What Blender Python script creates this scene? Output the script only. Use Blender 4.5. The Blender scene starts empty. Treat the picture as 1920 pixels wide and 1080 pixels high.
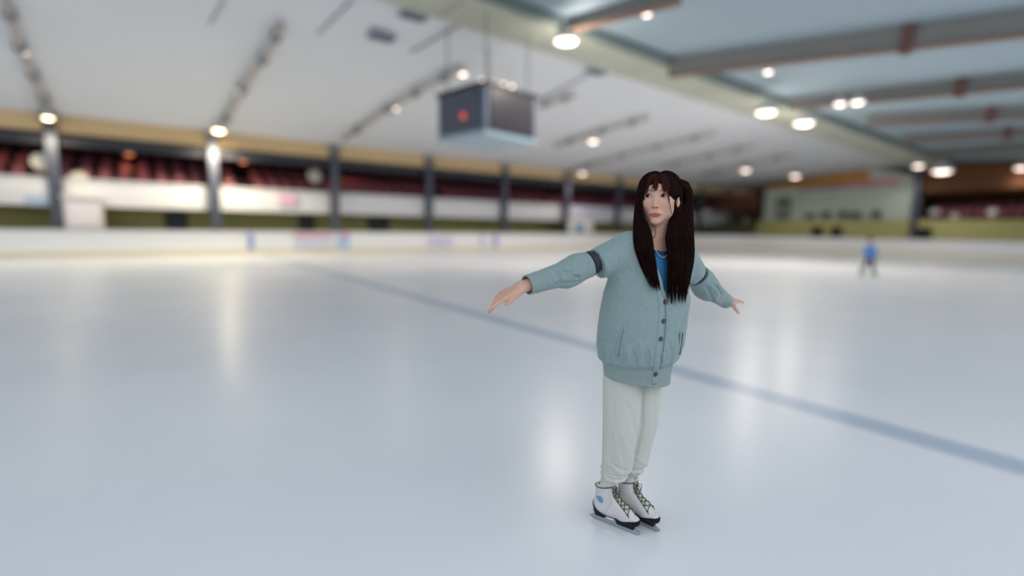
import bpy, bmesh, math, random
import numpy as np
from mathutils import Vector, Matrix
random.seed(7); np.random.seed(7)
S = bpy.context.scene; COL = S.collection

# ------------------------------------------------------------------ camera
FPX, HEAD, PITCH, ROLL, CAMH = 920.0, 0.943, 0.120, 0.015, 1.44
f0 = Vector((math.cos(HEAD), math.sin(HEAD), 0)); r0 = Vector((math.sin(HEAD), -math.cos(HEAD), 0)); Z = Vector((0, 0, 1))
cf = f0*math.cos(PITCH) - Z*math.sin(PITCH); cu = f0*math.sin(PITCH) + Z*math.cos(PITCH)
cr = r0*math.cos(ROLL) + cu*math.sin(ROLL); cu2 = cu*math.cos(ROLL) - r0*math.sin(ROLL)
CO = Vector((0, 0, CAMH))
cam = bpy.data.cameras.new('camera'); camo = bpy.data.objects.new('camera', cam); COL.objects.link(camo)
M = Matrix((cr, cu2, -cf)).transposed().to_4x4(); M.translation = CO; camo.matrix_world = M
cam.sensor_width = 36; cam.lens = 36*FPX/1920; cam.clip_start = .05; cam.clip_end = 300
cam.dof.use_dof = True; cam.dof.focus_distance = 2.24; cam.dof.aperture_fstop = 0.31
S.camera = camo

# ------------------------------------------------------------------ world, exposure
w = bpy.data.worlds.new('world'); S.world = w; w.use_nodes = True
bg = w.node_tree.nodes['Background']; bg.inputs[0].default_value = (.93, .96, 1, 1); bg.inputs[1].default_value = 1.98
S.view_settings.view_transform = 'Standard'; S.view_settings.look = 'None'
S.view_settings.exposure = 0.0; S.view_settings.gamma = 1; S.view_settings.use_curve_mapping = False

# ------------------------------------------------------------------ helpers
def ray(px, py): return cf + cr*((px-960)/FPX) + cu2*((540-py)/FPX)
def hit(px, py, ax, val):
    d = ray(px, py); return CO + d*((val-CO[ax])/d[ax])
def lin(c):
    if isinstance(c, str): c = [int(c[i:i+2], 16)/255 for i in (0, 2, 4)]
    return tuple(v/12.92 if v <= .04045 else ((v+.055)/1.055)**2.4 for v in c) + (1,)
MATS = {}
def mat(name, col, rough=.6, metal=0, emit=None, es=1, vary=0, vscale=8, bump=0, bscale=40, attr=None, spec=.5, sheen=0, sss=0):
    if name in MATS: return MATS[name]
    m = bpy.data.materials.new(name); m.use_nodes = True; nt = m.node_tree; b = nt.nodes['Principled BSDF']
    c = lin(col)
    b.inputs['Base Color'].default_value = c; b.inputs['Roughness'].default_value = rough; b.inputs['Metallic'].default_value = metal
    b.inputs['Specular IOR Level'].default_value = spec
    if sheen: b.inputs['Sheen Weight'].default_value = sheen
    if sss:
        b.inputs['Subsurface Weight'].default_value = sss; b.inputs['Subsurface Radius'].default_value = (.012, .005, .003); b.inputs['Subsurface Scale'].default_value = 1
    if emit: b.inputs['Emission Color'].default_value = lin(emit); b.inputs['Emission Strength'].default_value = es
    tc = nt.nodes.new('ShaderNodeTexCoord')
    src = None
    if attr:
        a = nt.nodes.new('ShaderNodeAttribute'); a.attribute_name = attr; src = a.outputs['Color']
    if vary or src:
        mx = nt.nodes.new('ShaderNodeMix'); mx.data_type = 'RGBA'; mx.blend_type = 'MULTIPLY'; mx.inputs['Factor'].default_value = 1
        if src: nt.links.new(src, mx.inputs['A'])
        else: mx.inputs['A'].default_value = c
        n = nt.nodes.new('ShaderNodeTexNoise'); n.inputs['Scale'].default_value = vscale; n.inputs['Detail'].default_value = 5
        nt.links.new(tc.outputs['Object'], n.inputs['Vector'])
        mr = nt.nodes.new('ShaderNodeMapRange'); mr.inputs['To Min'].default_value = 1-vary; mr.inputs['To Max'].default_value = 1+vary
        nt.links.new(n.outputs['Fac'], mr.inputs['Value']); 
        cm = nt.nodes.new('ShaderNodeCombineColor')
        for k in range(3): nt.links.new(mr.outputs['Result'], cm.inputs[k])
        nt.links.new(cm.outputs['Color'], mx.inputs['B']); nt.links.new(mx.outputs['Result'], b.inputs['Base Color'])
    if bump:
        n2 = nt.nodes.new('ShaderNodeTexNoise'); n2.inputs['Scale'].default_value = bscale; n2.inputs['Detail'].default_value = 4
        nt.links.new(tc.outputs['Object'], n2.inputs['Vector'])
        bp = nt.nodes.new('ShaderNodeBump'); bp.inputs['Strength'].default_value = bump; bp.inputs['Distance'].default_value = .002
        nt.links.new(n2.outputs['Fac'], bp.inputs['Height']); nt.links.new(bp.outputs['Normal'], b.inputs['Normal'])
    MATS[name] = m; return m

def link(name, me, m=None, parent=None, smooth=False):
    o = bpy.data.objects.new(name, me); COL.objects.link(o)
    if m: me.materials.append(m)
    if smooth:
        me.polygons.foreach_set('use_smooth', [True]*len(me.polygons))
    if parent: o.parent = parent
    return o
def tag(o, label=None, cat=None, group=None, kind=None):
    if label: o['label'] = label
    if cat: o['category'] = cat
    if group: o['group'] = group
    if kind: o['kind'] = kind
    return o
def empty(name, loc=(0, 0, 0), rz=0, label=None, cat=None, group=None):
    o = bpy.data.objects.new(name, None); COL.objects.link(o); o.location = loc; o.rotation_euler = (0, 0, rz); o.empty_display_size = .1
    return tag(o, label, cat, group)
class MB:
    """collects shapes into one mesh"""
    def __init__(s): s.v = []; s.f = []
    def add(s, vs, fs):
        k = len(s.v); s.v += [tuple(v) for v in vs]; s.f += [tuple(i+k for i in f) for f in fs]; return s
    def box(s, a, b, rz=0, c=None):
        a = Vector(a); b = Vector(b)
        vs = [Vector((x, y, z)) for x in (a.x, b.x) for y in (a.y, b.y) for z in (a.z, b.z)]
        if rz:
            c = Vector(c) if c else (a+b)/2; R = Matrix.Rotation(rz, 3, 'Z'); vs = [R @ (v-c)+c for v in vs]
        return s.add(vs, [(0, 1, 3, 2), (4, 6, 7, 5), (0, 4, 5, 1), (2, 3, 7, 6), (0, 2, 6, 4), (1, 5, 7, 3)])
    def hexa(s, p):  # 8 points: bottom 4, top 4
        return s.add(p, [(3, 2, 1, 0), (4, 5, 6, 7), (0, 1, 5, 4), (1, 2, 6, 5), (2, 3, 7, 6), (3, 0, 4, 7)])
    def tube(s, pts, rad, n=10, cap=True):
        pts = [Vector(p) for p in pts]; R = rad if hasattr(rad, '__len__') else [rad]*len(pts)
        t = (pts[1]-pts[0]).normalized(); ref = Vector((0, 0, 1)) if abs(t.z) < .9 else Vector((1, 0, 0))
        u = t.cross(ref).normalized(); vs = []; fs = []
        for i, p in enumerate(pts):
            if i == 0: t = pts[1]-pts[0]
            elif i == len(pts)-1: t = pts[-1]-pts[-2]
            else: t = (pts[i+1]-pts[i]).normalized()+(pts[i]-pts[i-1]).normalized()
            t.normalize(); u = (u-t*u.dot(t)).normalized(); v = t.cross(u)
            for k in range(n):
                a = 2*math.pi*k/n; vs.append(p+(u*math.cos(a)+v*math.sin(a))*R[i])
        for i in range(len(pts)-1):
            for k in range(n):
                a = i*n+k; b = i*n+(k+1) % n; fs.append((a, b, b+n, a+n))
        if cap: fs.append(tuple(range(n-1, -1, -1))); fs.append(tuple((len(pts)-1)*n+k for k in range(n)))
        return s.add(vs, fs)
    def beam(s, a, b, wid, hei, up=(0, 0, 1)):
        a = Vector(a); b = Vector(b); t = (b-a).normalized(); u = t.cross(Vector(up)).normalized()*wid/2; v = u.cross(t).normalized()*hei/2
        return s.hexa([a-u-v, a+u-v, b+u-v, b-u-v, a-u+v, a+u+v, b+u+v, b-u+v])
    def build(s, name, m, parent=None, smooth=False, bevel=0):
        me = bpy.data.meshes.new(name); me.from_pydata(s.v, [], s.f); me.update()
        bm = bmesh.new(); bm.from_mesh(me); bmesh.ops.recalc_face_normals(bm, faces=bm.faces); bm.to_mesh(me); bm.free()
        o = link(name, me, m, parent, smooth)
        if bevel:
            md = o.modifiers.new('bevel', 'BEVEL'); md.width = bevel; md.segments = 2; md.limit_method = 'ANGLE'
        return o
def copy_tree(o, parent=None):
    c = o.copy(); COL.objects.link(c); c.parent = parent
    for ch in list(o.children): copy_tree(ch, c)
    return c

# ------------------------------------------------------------------ setting: ice floor
def ice_material():
    m = bpy.data.materials.new('ice'); m.use_nodes = True; nt = m.node_tree; b = nt.nodes['Principled BSDF']; N = nt.nodes.new; L = nt.links.new
    tc = N('ShaderNodeTexCoord'); sep = N('ShaderNodeSeparateXYZ'); L(tc.outputs['Object'], sep.inputs[0])
    def line(x0, hw, soft):
        d = N('ShaderNodeMath'); d.operation = 'SUBTRACT'; d.inputs[1].default_value = x0; L(sep.outputs['X'], d.inputs[0])
        a = N('ShaderNodeMath'); a.operation = 'ABSOLUTE'; L(d.outputs[0], a.inputs[0])
        r = N('ShaderNodeMapRange'); r.interpolation_type = 'SMOOTHSTEP'; r.inputs['From Min'].default_value = hw+soft; r.inputs['From Max'].default_value = hw-soft
        L(a.outputs[0], r.inputs['Value']); return r.outputs['Result']
    n = N('ShaderNodeTexNoise'); n.inputs['Scale'].default_value = .35; n.inputs['Detail'].default_value = 6; L(tc.outputs['Object'], n.inputs['Vector'])
    cr_ = N('ShaderNodeValToRGB'); L(n.outputs['Fac'], cr_.inputs[0])
    cr_.color_ramp.elements[0].position = .3; cr_.color_ramp.elements[0].color = lin('D8DCE2'); cr_.color_ramp.elements[1].position = .7; cr_.color_ramp.elements[1].color = lin('E4E6EA')
    mx = N('ShaderNodeMix'); mx.data_type = 'RGBA'; L(cr_.outputs['Color'], mx.inputs['A']); mx.inputs['B'].default_value = lin('6E8FB4')
    sc = N('ShaderNodeMath'); sc.operation = 'MULTIPLY'; sc.inputs[1].default_value = .52; L(line(4.33, .15, .09), sc.inputs[0]); L(sc.outputs[0], mx.inputs['Factor'])
    L(mx.outputs['Result'], b.inputs['Base Color'])
    b.inputs['Specular IOR Level'].default_value = .55; b.inputs['IOR'].default_value = 1.33
    b.inputs['Roughness'].default_value = .27
    return m
tag(MB().box((-16, -14, -.1), (41.2, 26.2, 0)).build('floor', ice_material()), 'white polished ice of the rink with a soft blue line', kind='structure')
tag(MB().box((-16, 26.2, -.1), (50, 34, -.004)).build('trim_1', mat('rubber_floor', '6b6a60', .8)), 'rubber walkway behind the boards', kind='structure')
tag(MB().box((41.2, -14, -.1), (50, 26.2, -.004)).build('trim_2', mat('rubber_floor', '6b6a60', .8)), 'rubber walkway behind the end boards', kind='structure')

# ------------------------------------------------------------------ roof
YW, XE = 26.8, 44.0
EZ = 5.65
def ridge(x): t = (x-15)/29; return Vector((x, 13.9-2.6*t, 8.3-1.75*t))
def roofz(x, y):
    r = ridge(x)
    if y > r.y: return r.z + (EZ-r.z)*(y-r.y)/(YW-r.y)
    return r.z - .075*(r.y-y)
def rooft(px, py, drop=0.0):
    """point just under the roof seen at a pixel"""
    d = ray(px, py); lo, hi = 1.0, 200.0
    for _ in range(60):
        mid = (lo+hi)/2; p = CO+d*mid
        if p.z > roofz(p.x, p.y)-drop: hi = mid
        else: lo = mid
    return CO+d*lo
def roof_mesh(y0f, y1f, thick=.15):
    xs = np.linspace(-10, 50, 21); vs = []; fs = []
    for x in xs:
        a = y0f(x); b = y1f(x)
        for y in (a, b):
            z = roofz(x, y+(1e-4 if y == a and a > 5 else 0)); vs.append((x, y, z)); vs.append((x, y, z+thick))
    for i in range(len(xs)-1):
        k = 4*i; fs += [(k, k+2, k+6, k+4), (k+1, k+5, k+7, k+3), (k, k+4, k+5, k+1), (k+2, k+3, k+7, k+6)]
    k = 4*(len(xs)-1); fs += [(0, 1, 3, 2), (k, k+2, k+3, k+1)]
    return MB().add(vs, fs)
tag(roof_mesh(lambda x: ridge(x).y, lambda x: YW+.3).build('ceiling', mat('ceiling_membrane', 'DADEE3', .75, vary=.03, vscale=.2)), 'pale grey sloping membrane ceiling over the left half of the rink', kind='structure')
tag(roof_mesh(lambda x: -3.0, lambda x: ridge(x).y).build('ceiling', mat('ceiling_panel', 'A3B6C0', .7, vary=.04, vscale=.2)), 'blue-grey ceiling between the dark beams on the right', kind='structure')

# ridge girder: white box girder, shade on its side put into a darker colour
g = empty('ridge_girder', ridge(-12)+Vector((0, 0, -.3)), 0, 'wide off-white box girder running under the roof ridge', 'girder')
def gchild(mb, name, m): 
    o = mb.build(name, m, g); o.matrix_parent_inverse = Matrix.Translation(-g.location); return o
gm = MB(); A = ridge(-9.5); B = ridge(XE-.2)
gm.beam(A+Vector((0, 0, -.22)), B+Vector((0, 0, -.22)), 1.9, .34)
gchild(gm, 'box_beam', mat('girder_white', 'BDC1B2', .55, vary=.06, vscale=.6))
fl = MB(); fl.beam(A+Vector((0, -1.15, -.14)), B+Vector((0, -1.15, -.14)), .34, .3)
gchild(fl, 'shaded_side', mat('girder_side_shade', '6C7C7E', .6))  # darker strip painted as the shade on the girder's right side
for k in range(12):
    p = ridge(-4+k*4); gchild(MB().beam(p+Vector((0, -.97, -.4)), p+Vector((0, .97, -.4)), .06, .02), 'seam', mat('girder_seam', '9EA69E', .6))

# ------------------------------------------------------------------ lamps
M_lamp = mat('lamp_glow', 'FFF3E8', emit='FFE6DA', es=5); M_case = mat('lamp_case', 'D8D8D4', .5)
LK = 3.0
M_orange = mat('lamp_orange', 'FFB070', emit='FF8A48', es=2.2)
def floodlight(p, rad, label, group=None, power=60, color=(1, .9, .8), mlamp=None, name='floodlight', cat='light', rod=None, wash=0):
    e = empty(name, p, 0, label, cat, group)
    ring = [(0, .55), (.05, .75), (.1, 1), (0, 1.04)]
    vs = []; fs = []; n = 16
    prof = [(.35, .9), (.6, .75), (1.0, .35), (1.05, 0), (.95, 0), (.9, .12)]
    for (r, z) in prof:
        for k in range(n): a = 2*math.pi*k/n; vs.append((r*rad*math.cos(a), r*rad*math.sin(a), z*rad*1.1))
    for i in range(len(prof)-1):
        for k in range(n): a = i*n+k; b = i*n+(k+1) % n; fs.append((a, b, b+n, a+n))
    fs.append(tuple(range(n)))
    m = MB(); m.add(vs, fs); m.tube([(0, 0, rad), (0, 0, rod or rad*1.9)] if (rod or 1) > 0 else [(0, 0, rad*.2), (0, 0, rod)], max(rad*.12, .015), 8); m.build('housing', M_case, e)
    l = MB(); vs = [(0, 0, -rad*.22)]; fs = []
    for j, (r, z) in enumerate(((.5, -.16), (.9, .06))):
        for k in range(n): a = 2*math.pi*k/n; vs.append((r*rad*math.cos(a), r*rad*math.sin(a), z*rad))
    for k in range(n): fs.append((0, 1+k, 1+(k+1) % n)); fs.append((1+k, 1+n+k, 1+n+(k+1) % n, 1+(k+1) % n))
    l.add(vs, fs).build('lens', mlamp or M_lamp, e, True)
    if power:
        ld = bpy.data.lights.new('bulb', 'SPOT'); ld.spot_size = 2.75; ld.spot_blend = .5; ld.energy = power*LK; ld.color = color; ld.shadow_soft_size = rad*1.1
        lo = bpy.data.objects.new('bulb', ld); COL.objects.link(lo); lo.parent = e; lo.location = (0, 0, -rad*1.5)
    if wash:
        wd = bpy.data.lights.new('wash_bulb', 'POINT'); wd.energy = wash; wd.color = color; wd.shadow_soft_size = rad*.5
        wo = bpy.data.objects.new('wash_bulb', wd); COL.objects.link(wo); wo.parent = e; wo.location = (rad*1.4, 0, -rad*.6)
    return e
# (pixel x, pixel y, radius, power, label)
LAMPS = [
 (1060, 78, .34, 120, 'large bright floodlight on the near stretch of the ridge girder'),
 (1436, 212, .42, 260, 'bright wide floodlight under the girder right of the scoreboard'),
 (1506, 232, .40, 160, 'soft yellowish floodlight just right of the bright wide one on the girder'),
 (1575, 196, .22, 80, 'left one of a pair of small floodlights right of the girder'),
 (1608, 193, .24, 80, 'right one of a pair of small floodlights right of the girder'),
 (1440, 136, .16, 80, 'small floodlight hanging below the second dark beam'),
 (1212, 28, .14, 80, 'small floodlight at the top edge on the nearest dark beam'),
 (868, 140, .16, 60, 'small floodlight at the upper end of the third ceiling conduit by the scoreboard'),
 (742, 204, .13, 40, 'small floodlight halfway along the third ceiling conduit'),
 (448, 172, .10, 20, 'tiny floodlight halfway along the second ceiling conduit'),
 (44, 100, .12, 20, 'tiny floodlight in the middle of the leftmost ceiling conduit'),
 (1112, 266, .28, 120, 'floodlight under the ceiling right of the scoreboard'),
 (1398, 320, .34, 60, 'floodlight high in the far corner left of the pale pavilion'),
 (1491, 331, .36, 60, 'floodlight in front of the orange band of the pavilion'),
 (1092, 326, .26, 60, 'floodlight above the far dark columns'),
 (1766, 322, .55, 60, 'big bright lamp at the far end of the girder'),
 (1722, 312, .36, 40, 'bluish dim lamp left of the big bright one at the far end'),
 (1914, 316, .34, 15, 'lamp on the right edge above the far stand'),
]
for (x, y, r, pw, lab) in LAMPS:
    col = (.9, .93, 1) if 'bluish' in lab else (1, .9, .8)
    dr_ = (.55 if 'girder' in lab else .12)+r*1.3
    floodlight(rooft(x, y, dr_), r, lab, 'floodlights under the roof', pw, col, wash={1060: 110, 1506: 110, 1436: 40}.get(x, 0), rod=dr_-(.42 if 'girder' in lab else .02))
for (x, y, lab, pw) in ((90, 222, 'pale lamp on top of the leftmost dark column', 120), (410, 246, 'bright lamp on top of the second dark column', 420)):
    p = hit(x, y, 1, YW-1.0); floodlight(p, .26 if pw > 300 else .18, lab, 'lamps on the column tops', pw, (1, .86, .62), mat('lamp_warm', 'FFE9C8', emit='FFE2B0', es=100 if pw > 300 else 16))

# ------------------------------------------------------------------ left ceiling conduits and right beams
M_cond = mat('conduit_beige', 'B9AFA6', .6); M_clamp = mat('clamp_grey', '808890', .6)
def conduit(pts, rad, label, clamps=3, m=None, drop=.22, hang=True):
    P = [rooft(x, y, drop) for x, y in pts]
    e = empty('ceiling_conduit', P[0], 0, label, 'conduit', 'beige conduits under the pale ceiling')
    L = [p-P[0] for p in P]
    MB().tube(L, rad, 10).build('pipe', m or M_cond, e, True)
    for k in range(clamps):
        t = (k+.5)/clamps*(len(L)-1); i = min(int(t), len(L)-2); q = L[i].lerp(L[i+1], t-i); d = (L[i+1]-L[i]).normalized()
        MB().tube([q-d*rad*1.2, q+d*rad*1.2], rad*1.6, 10).tube([q, q+Vector((0, 0, drop-.02))], rad*.3, 6).build('clamp', M_clamp, e)
conduit([(94, 226), (80, 180), (40, 97), (6, -8)], .11, 'beige conduit climbing from the leftmost dark column to the top edge', 5)
conduit([(412, 246), (450, 175), (500, 100), (528, 48)], .11, 'beige conduit climbing from the second dark column', 4)
conduit([(645, 262), (720, 210), (790, 170), (862, 131)], .11, 'beige conduit leading up to the scoreboard', 4)
conduit([(1006, 202), (1078, 180)], .09, 'short conduit just right of the scoreboard', 2)
conduit([(1040, 275), (1130, 246), (1216, 222)], .10, 'conduit above the lamp right of the scoreboard', 3)
conduit([(1075, 318), (1200, 285), (1341, 250)], .10, 'long conduit above the woman head', 4)
conduit([(1240, 313), (1330, 294), (1412, 275)], .10, 'conduit just right of the woman head', 3)
conduit([(1316, 329), (1400, 310), (1486, 291)], .10, 'farthest conduit before the pale pavilion', 3)
M_seam = mat('seam_grey', '98A0A8', .7)
for pts, lab in ((((420, 0), (393, 45)), 'thin ceiling seam near the top edge'), (((662, 0), (596, 64)), 'thin ceiling seam left of the girder'),
                 (((872, 42), (770, 98)), 'thin ceiling seam above the scoreboard'), (((1100, 142), (1010, 190)), 'thin ceiling seam right of the scoreboard')):
    P = [rooft(x, y, .03) for x, y in pts]
    tag(MB().tube(P, .035, 6).build('ceiling_batten', M_seam), lab.replace('seam', 'dark batten'), 'batten', 'thin battens on the pale ceiling')
for (x, y, lab) in ((715, 70, 'small grey ceiling vent left of the girder'), (1118, 135, 'grey ceiling vent between scoreboard and girder'), (775, 30, 'grey ceiling vent beside the near end of the girder')):
    p = rooft(x, y, .06); v = empty('ceiling_vent', p, 0, lab, 'vent', 'ceiling vents')
    MB().box((-.45, -.3, -.03), (.45, .3, .04)).build('frame', mat('vent_grey', '9AA2AC', .6), v)
    for k in range(4): MB().box((-.4, -.24+k*.14, -.06), (.4, -.2+k*.14, -.03)).build('slat', mat('vent_dark', '6A7480', .6), v)

M_beam = mat('beam_grey', '85837F', .55, vary=.08, vscale=1.5); M_rust = mat('beam_lip', '84695C', .6); M_bdark = mat('beam_bracket', '6E4A42', .6)
def rbeam(p0, p1, collar, depth, label):
    drop = .05
    a = rooft(*p0, drop+depth/2); b = rooft(*p1, drop+depth/2); t = (b-a)
    b = a+t*1.6 if p1[0] > 1900 else b
    e = empty('roof_beam', a, 0, label, 'roof beam', 'dark beams across the right ceiling')
    MB().beam((0, 0, 0), b-a, .14, depth).build('web', M_beam, e)
    MB().beam((0, 0, -depth/2), b-a+Vector((0, 0, -depth/2)), .34, .06).build('lower_flange', M_rust, e)
    if collar:
        c = rooft(*collar, drop+depth/2); t.normalize(); q = t*((c-a).dot(t))
        MB().beam(q-t*.14, q+t*.14, .4, depth+.22).build('bracket', M_bdark, e)
rbeam((1052, 52), (1275, -8), None, .34, 'nearest roof beam cutting the top edge right of the girder')
rbeam((1255, 128), (1922, 44), (1702, 68), .62, 'second roof beam from the camera, thickest and browner, right of the girder')
rbeam((1480, 196), (1922, 150), (1800, 160), .5, 'third roof beam from the camera on the right')
rbeam((1625, 226), (1922, 211), (1858, 214), .5, 'fourth roof beam from the camera on the right')
rbeam((1690, 262), (1922, 247), (1893, 250), .45, 'fifth roof beam from the camera on the right')
rbeam((1735, 288), (1922, 274), None, .4, 'farthest roof beam on the right before the end wall')

# ------------------------------------------------------------------ left wall: fascia, bulkhead, gallery
M_tan = mat('tan_fascia', 'CDB184', .7, vary=.05, vscale=.5); M_dark = mat('dark_bulkhead', '33343C', .8); M_white = mat('white_ledge', 'D2D3D6', .6, vary=.03)
M_yel = mat('olive_wall', 'A9A46A', .8, vary=.08, vscale=.6); M_col = mat('column_dark', '444957', .5)
XA, XB = -14.0, 46.0
tag(MB().box((XA, YW-.02, 4.98), (XB, YW+.25, EZ+.02)).build('trim_3', M_tan), 'tan fascia band under the ceiling edge', kind='structure')
tag(MB().box((XA, YW+.1, 4.5), (XB, YW+.35, 4.98)).build('trim_4', M_dark), 'dark bulkhead over the left gallery', kind='structure')
tag(MB().box((XA, 32, 0), (XB, 32.2, 6)).build('wall_left', mat('gallery_back', '54403F', .85, vary=.15, vscale=.4)), 'dark back wall of the left gallery', kind='structure')
tag(MB().box((XA, YW+.3, 4.9), (XB, 32, 5.0)).build('ceiling', M_dark), 'dark ceiling of the left gallery', kind='structure')
gal = MB()
for k in range(3): gal.box((XA, 27.9+k, 2.6), (XB, 32, 2.95+.42*k))
tag(gal.build('gallery_steps', mat('gallery_concrete', '4B4348', .85)), 'stepped dark floor of the left gallery', kind='structure')
tag(MB().box((XA, 28.6, 0), (XB, 28.8, 2.6)).build('trim_5', M_yel), 'olive yellow wall under the left gallery', kind='structure')
led = empty('gallery_parapet', (XA, YW+.3, 2.1), 0, 'long white parapet along the front of the left gallery', 'parapet')
MB().box((0, 0, 0), (XB-XA, .2, 1.02)).build('panel', M_white, led)
MB().box((0, -.04, 1.02), (XB-XA, .24, 1.12)).build('coping', mat('ledge_cap', 'BFC1C8', .6), led)
MB().box((0, .2, .45), (XB-XA, 1.3, .6)).build('slab', M_white, led)
for i, (x0, x1, y0, y1, c, lab) in enumerate(((48, 96, 366, 386, 'A9BCD0', 'pale blue banner on the white parapet beside the leftmost column'), (522, 556, 362, 386, 'D7AFC4', 'pink banner hanging on the white parapet'),
        (1072, 1150, 391, 403, 'CFCBE6', 'pale lilac sign strip with small purple lettering below the far gallery'))):
    a = hit(x0, y0, 1, YW+.22); b = hit(x1, y1, 1, YW+.22)
    e = empty('banner', (a.x, YW+.22, b.z), 0, lab, 'sign')
    MB().box((0, 0, 0), (b.x-a.x, .05, a.z-b.z)).build('board', mat('banner%d' % i, c, .6), e)
    if i == 2:
        W = b.x-a.x
        for k in range(16):
            if k in (6, 9): continue
            x = W*.32+k*W*.034; h = (a.z-b.z)
            lt = MB(); lt.box((x, -.02, h*.35), (x+W*.006, 0, h*.65)).box((x, -.02, h*.6), (x+W*.018, 0, h*.66)).box((x+W*.014, -.02, h*.35), (x+W*.02, 0, h*.62))
            lt.build('letter', mat('letter_purple', '8A7FC0', .6), e)

words = ['leftmost', 'second', 'third', 'fourth', 'fifth', 'sixth', 'seventh', 'eighth', 'ninth']
for n in range(-1, 9):
    x = -3.1+5.45*n
    lab = ('dark steel column beyond the left edge' if n < 0 else '%s dark steel column from the left along the left wall' % words[n])
    e = empty('steel_column', (x, YW-.05, 0), 0, lab, 'column', 'dark columns along the left wall')
    MB().box((-.19, -.17, 0), (.19, .17, 5.5)).build('shaft', M_col, e, bevel=.02)
    MB().box((-.3, -.26, 5.35), (.3, .26, 5.55)).build('capital', mat('col_cap', '8C8C92', .5), e)
    MB().box((-.28, -.26, 0), (.28, .26, .12)).build('base_plate', M_col, e)

# seats in the gallery
def seat_proto(name, col):
    e = empty(name, (0, 0, 0), 0)
    MB().box((-.23, 0, .36), (.23, .4, .43)).build('seat', mat(name+'_shell', col, .5), e, bevel=.03)
    MB().hexa([(-.23, .38, .42), (.23, .38, .42), (.23, .46, .42), (-.23, .46, .42), (-.2, .46, .85), (.2, .46, .85), (.2, .53, .85), (-.2, .53, .85)]).build('backrest', mat(name+'_shell', col, .5), e, bevel=.02)
    MB().box((-.04, .1, 0), (.04, .3, .37)).build('pedestal', mat('seat_leg', '3a3a40', .5), e)
    return e
protos = {'red': seat_proto('stadium_seat', '96505A'), 'white': seat_proto('stadium_seat', 'B9B2B4')}
rowname = ['front', 'middle', 'back']
used = set()
def put_seat(kind, loc, rz, label, group):
    o = protos[kind] if kind not in used else copy_tree(protos[kind]); used.add(kind)
    o.location = loc; o.rotation_euler = (0, 0, rz); tag(o, label, 'seat', group); return o
for r in range(3):
    for k in range(72):
        x = -6.4+k*.68
        if (k % 16) in (15,): continue
        kind = 'white' if ((k*7+r*5+k*k) % 9 in (0, 4) or (r == 2 and 10 < k < 24 and k % 2)) else 'red'
        put_seat(kind, (x, 28.05+r, 2.95+.42*r), 0, '%s stadium seat in the %s row of the left gallery' % ('pale' if kind == 'white' else 'maroon', rowname[r]),
                 '%s seats in the %s row of the left gallery' % ('pale' if kind == 'white' else 'maroon', rowname[r]))
# orange lamps in the gallery
for x, y, lab in ((242, 290, 'orange lamp in the gallery between the first and second columns'), (456, 304, 'orange lamp in the gallery right of the second column'), (661, 303, 'orange lamp in the gallery by the third column'), (8, 262, 'orange lamp in the gallery at the left edge')):
    floodlight(hit(x, y, 1, 29.0), .2, lab, 'orange gallery lamps', 8 if x > 50 else 2, (1, .5, .25), M_orange, 'gallery_lamp', rod=4.9-hit(x, y, 1, 29.0).z)
for x, y, lab in ((78, 303, 'round white sign left of the leftmost column'), (148, 338, 'round pale sign right of the leftmost column'), (590, 330, 'round pale sign in the gallery above the pink banner')):
    p = hit(x, y, 1, 27.7); e = empty('round_sign', p, 0, lab, 'sign')
    MB().tube([(0, 0, 0), (0, .06, 0)], .34, 24).build('disc', mat('disc_white', 'CBC8BE', .5), e); MB().tube([(0, .03, -.3), (0, .03, -.02-p.z+2.72)], .03, 8).build('post', M_col, e)

# white booth and notices below the gallery
def booth(x0, x1, y0, yb, lab, c, depth=1.2, name='booth', cat='booth'):
    a = hit(x0, y0, 1, YW-.25); b = hit(x1, yb, 1, YW-.25)
    e = empty(name, ((a.x+b.x)/2, YW-.25, 0), 0, lab, cat); W = (b.x-a.x)/2; H = a.z; depth = min(depth, .5)
    MB().box((-W, 0, 0), (W, depth, H-.08)).build('body', mat(name+c, c, .6), e, bevel=.02)
    MB().box((-W-.06, -.05, H-.08), (W+.06, depth+.05, H)).build('roof_panel', mat('booth_top', 'DDDBDC', .5), e)
    MB().box((-W*.8, -.02, 1.25), (W*.8, 0, H-.25)).build('window_panel', mat('booth_win', 'E4DEDF', .3), e)
    return e
booth(116, 195, 366, 430, 'white booth right of the leftmost column behind the boards', 'CFC8CA')
booth(1066, 1112, 404, 437, 'white kiosk wall with a blue poster under the lilac sign', 'C9C9B8', .5, 'kiosk', 'kiosk')
a = hit(1078, 419, 1, YW-.3); b = hit(1094, 435, 1, YW-.3)
e = empty('poster', (a.x, YW-.33, b.z), 0, 'small square blue poster on the white kiosk', 'poster')
MB().box((0, -.02, 0), (b.x-a.x, .02, a.z-b.z)).build('sheet', mat('poster_blue', '5E93B4', .5), e)
MB().box((-.06, 0, -.06), (b.x-a.x+.06, .03, a.z-b.z+.06)).build('border', mat('poster_white', 'DADCD8', .5), e)
for (x0, x1, lab) in ((308, 352, 'dark doorway in the olive wall between the first and second columns'), (560, 590, 'dark doorway in the olive wall below the pink banner'), (690, 730, 'dark doorway in the olive wall under the gallery right of the third column')):
    a = hit(x0, 405, 1, 28.5); b = hit(x1, 405, 1, 28.5)
    e = empty('doorway', (a.x, 28.6, 0), 0, lab, 'doorway'); MB().box((0, -.06, 0), (b.x-a.x, .02, 2.05)).build('panel', mat('door_dark', '3A403A', .6), e)
    MB().box((.12, -.1, 1), (.16, -.06, 1.15)).build('handle', M_clamp, e)

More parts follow.
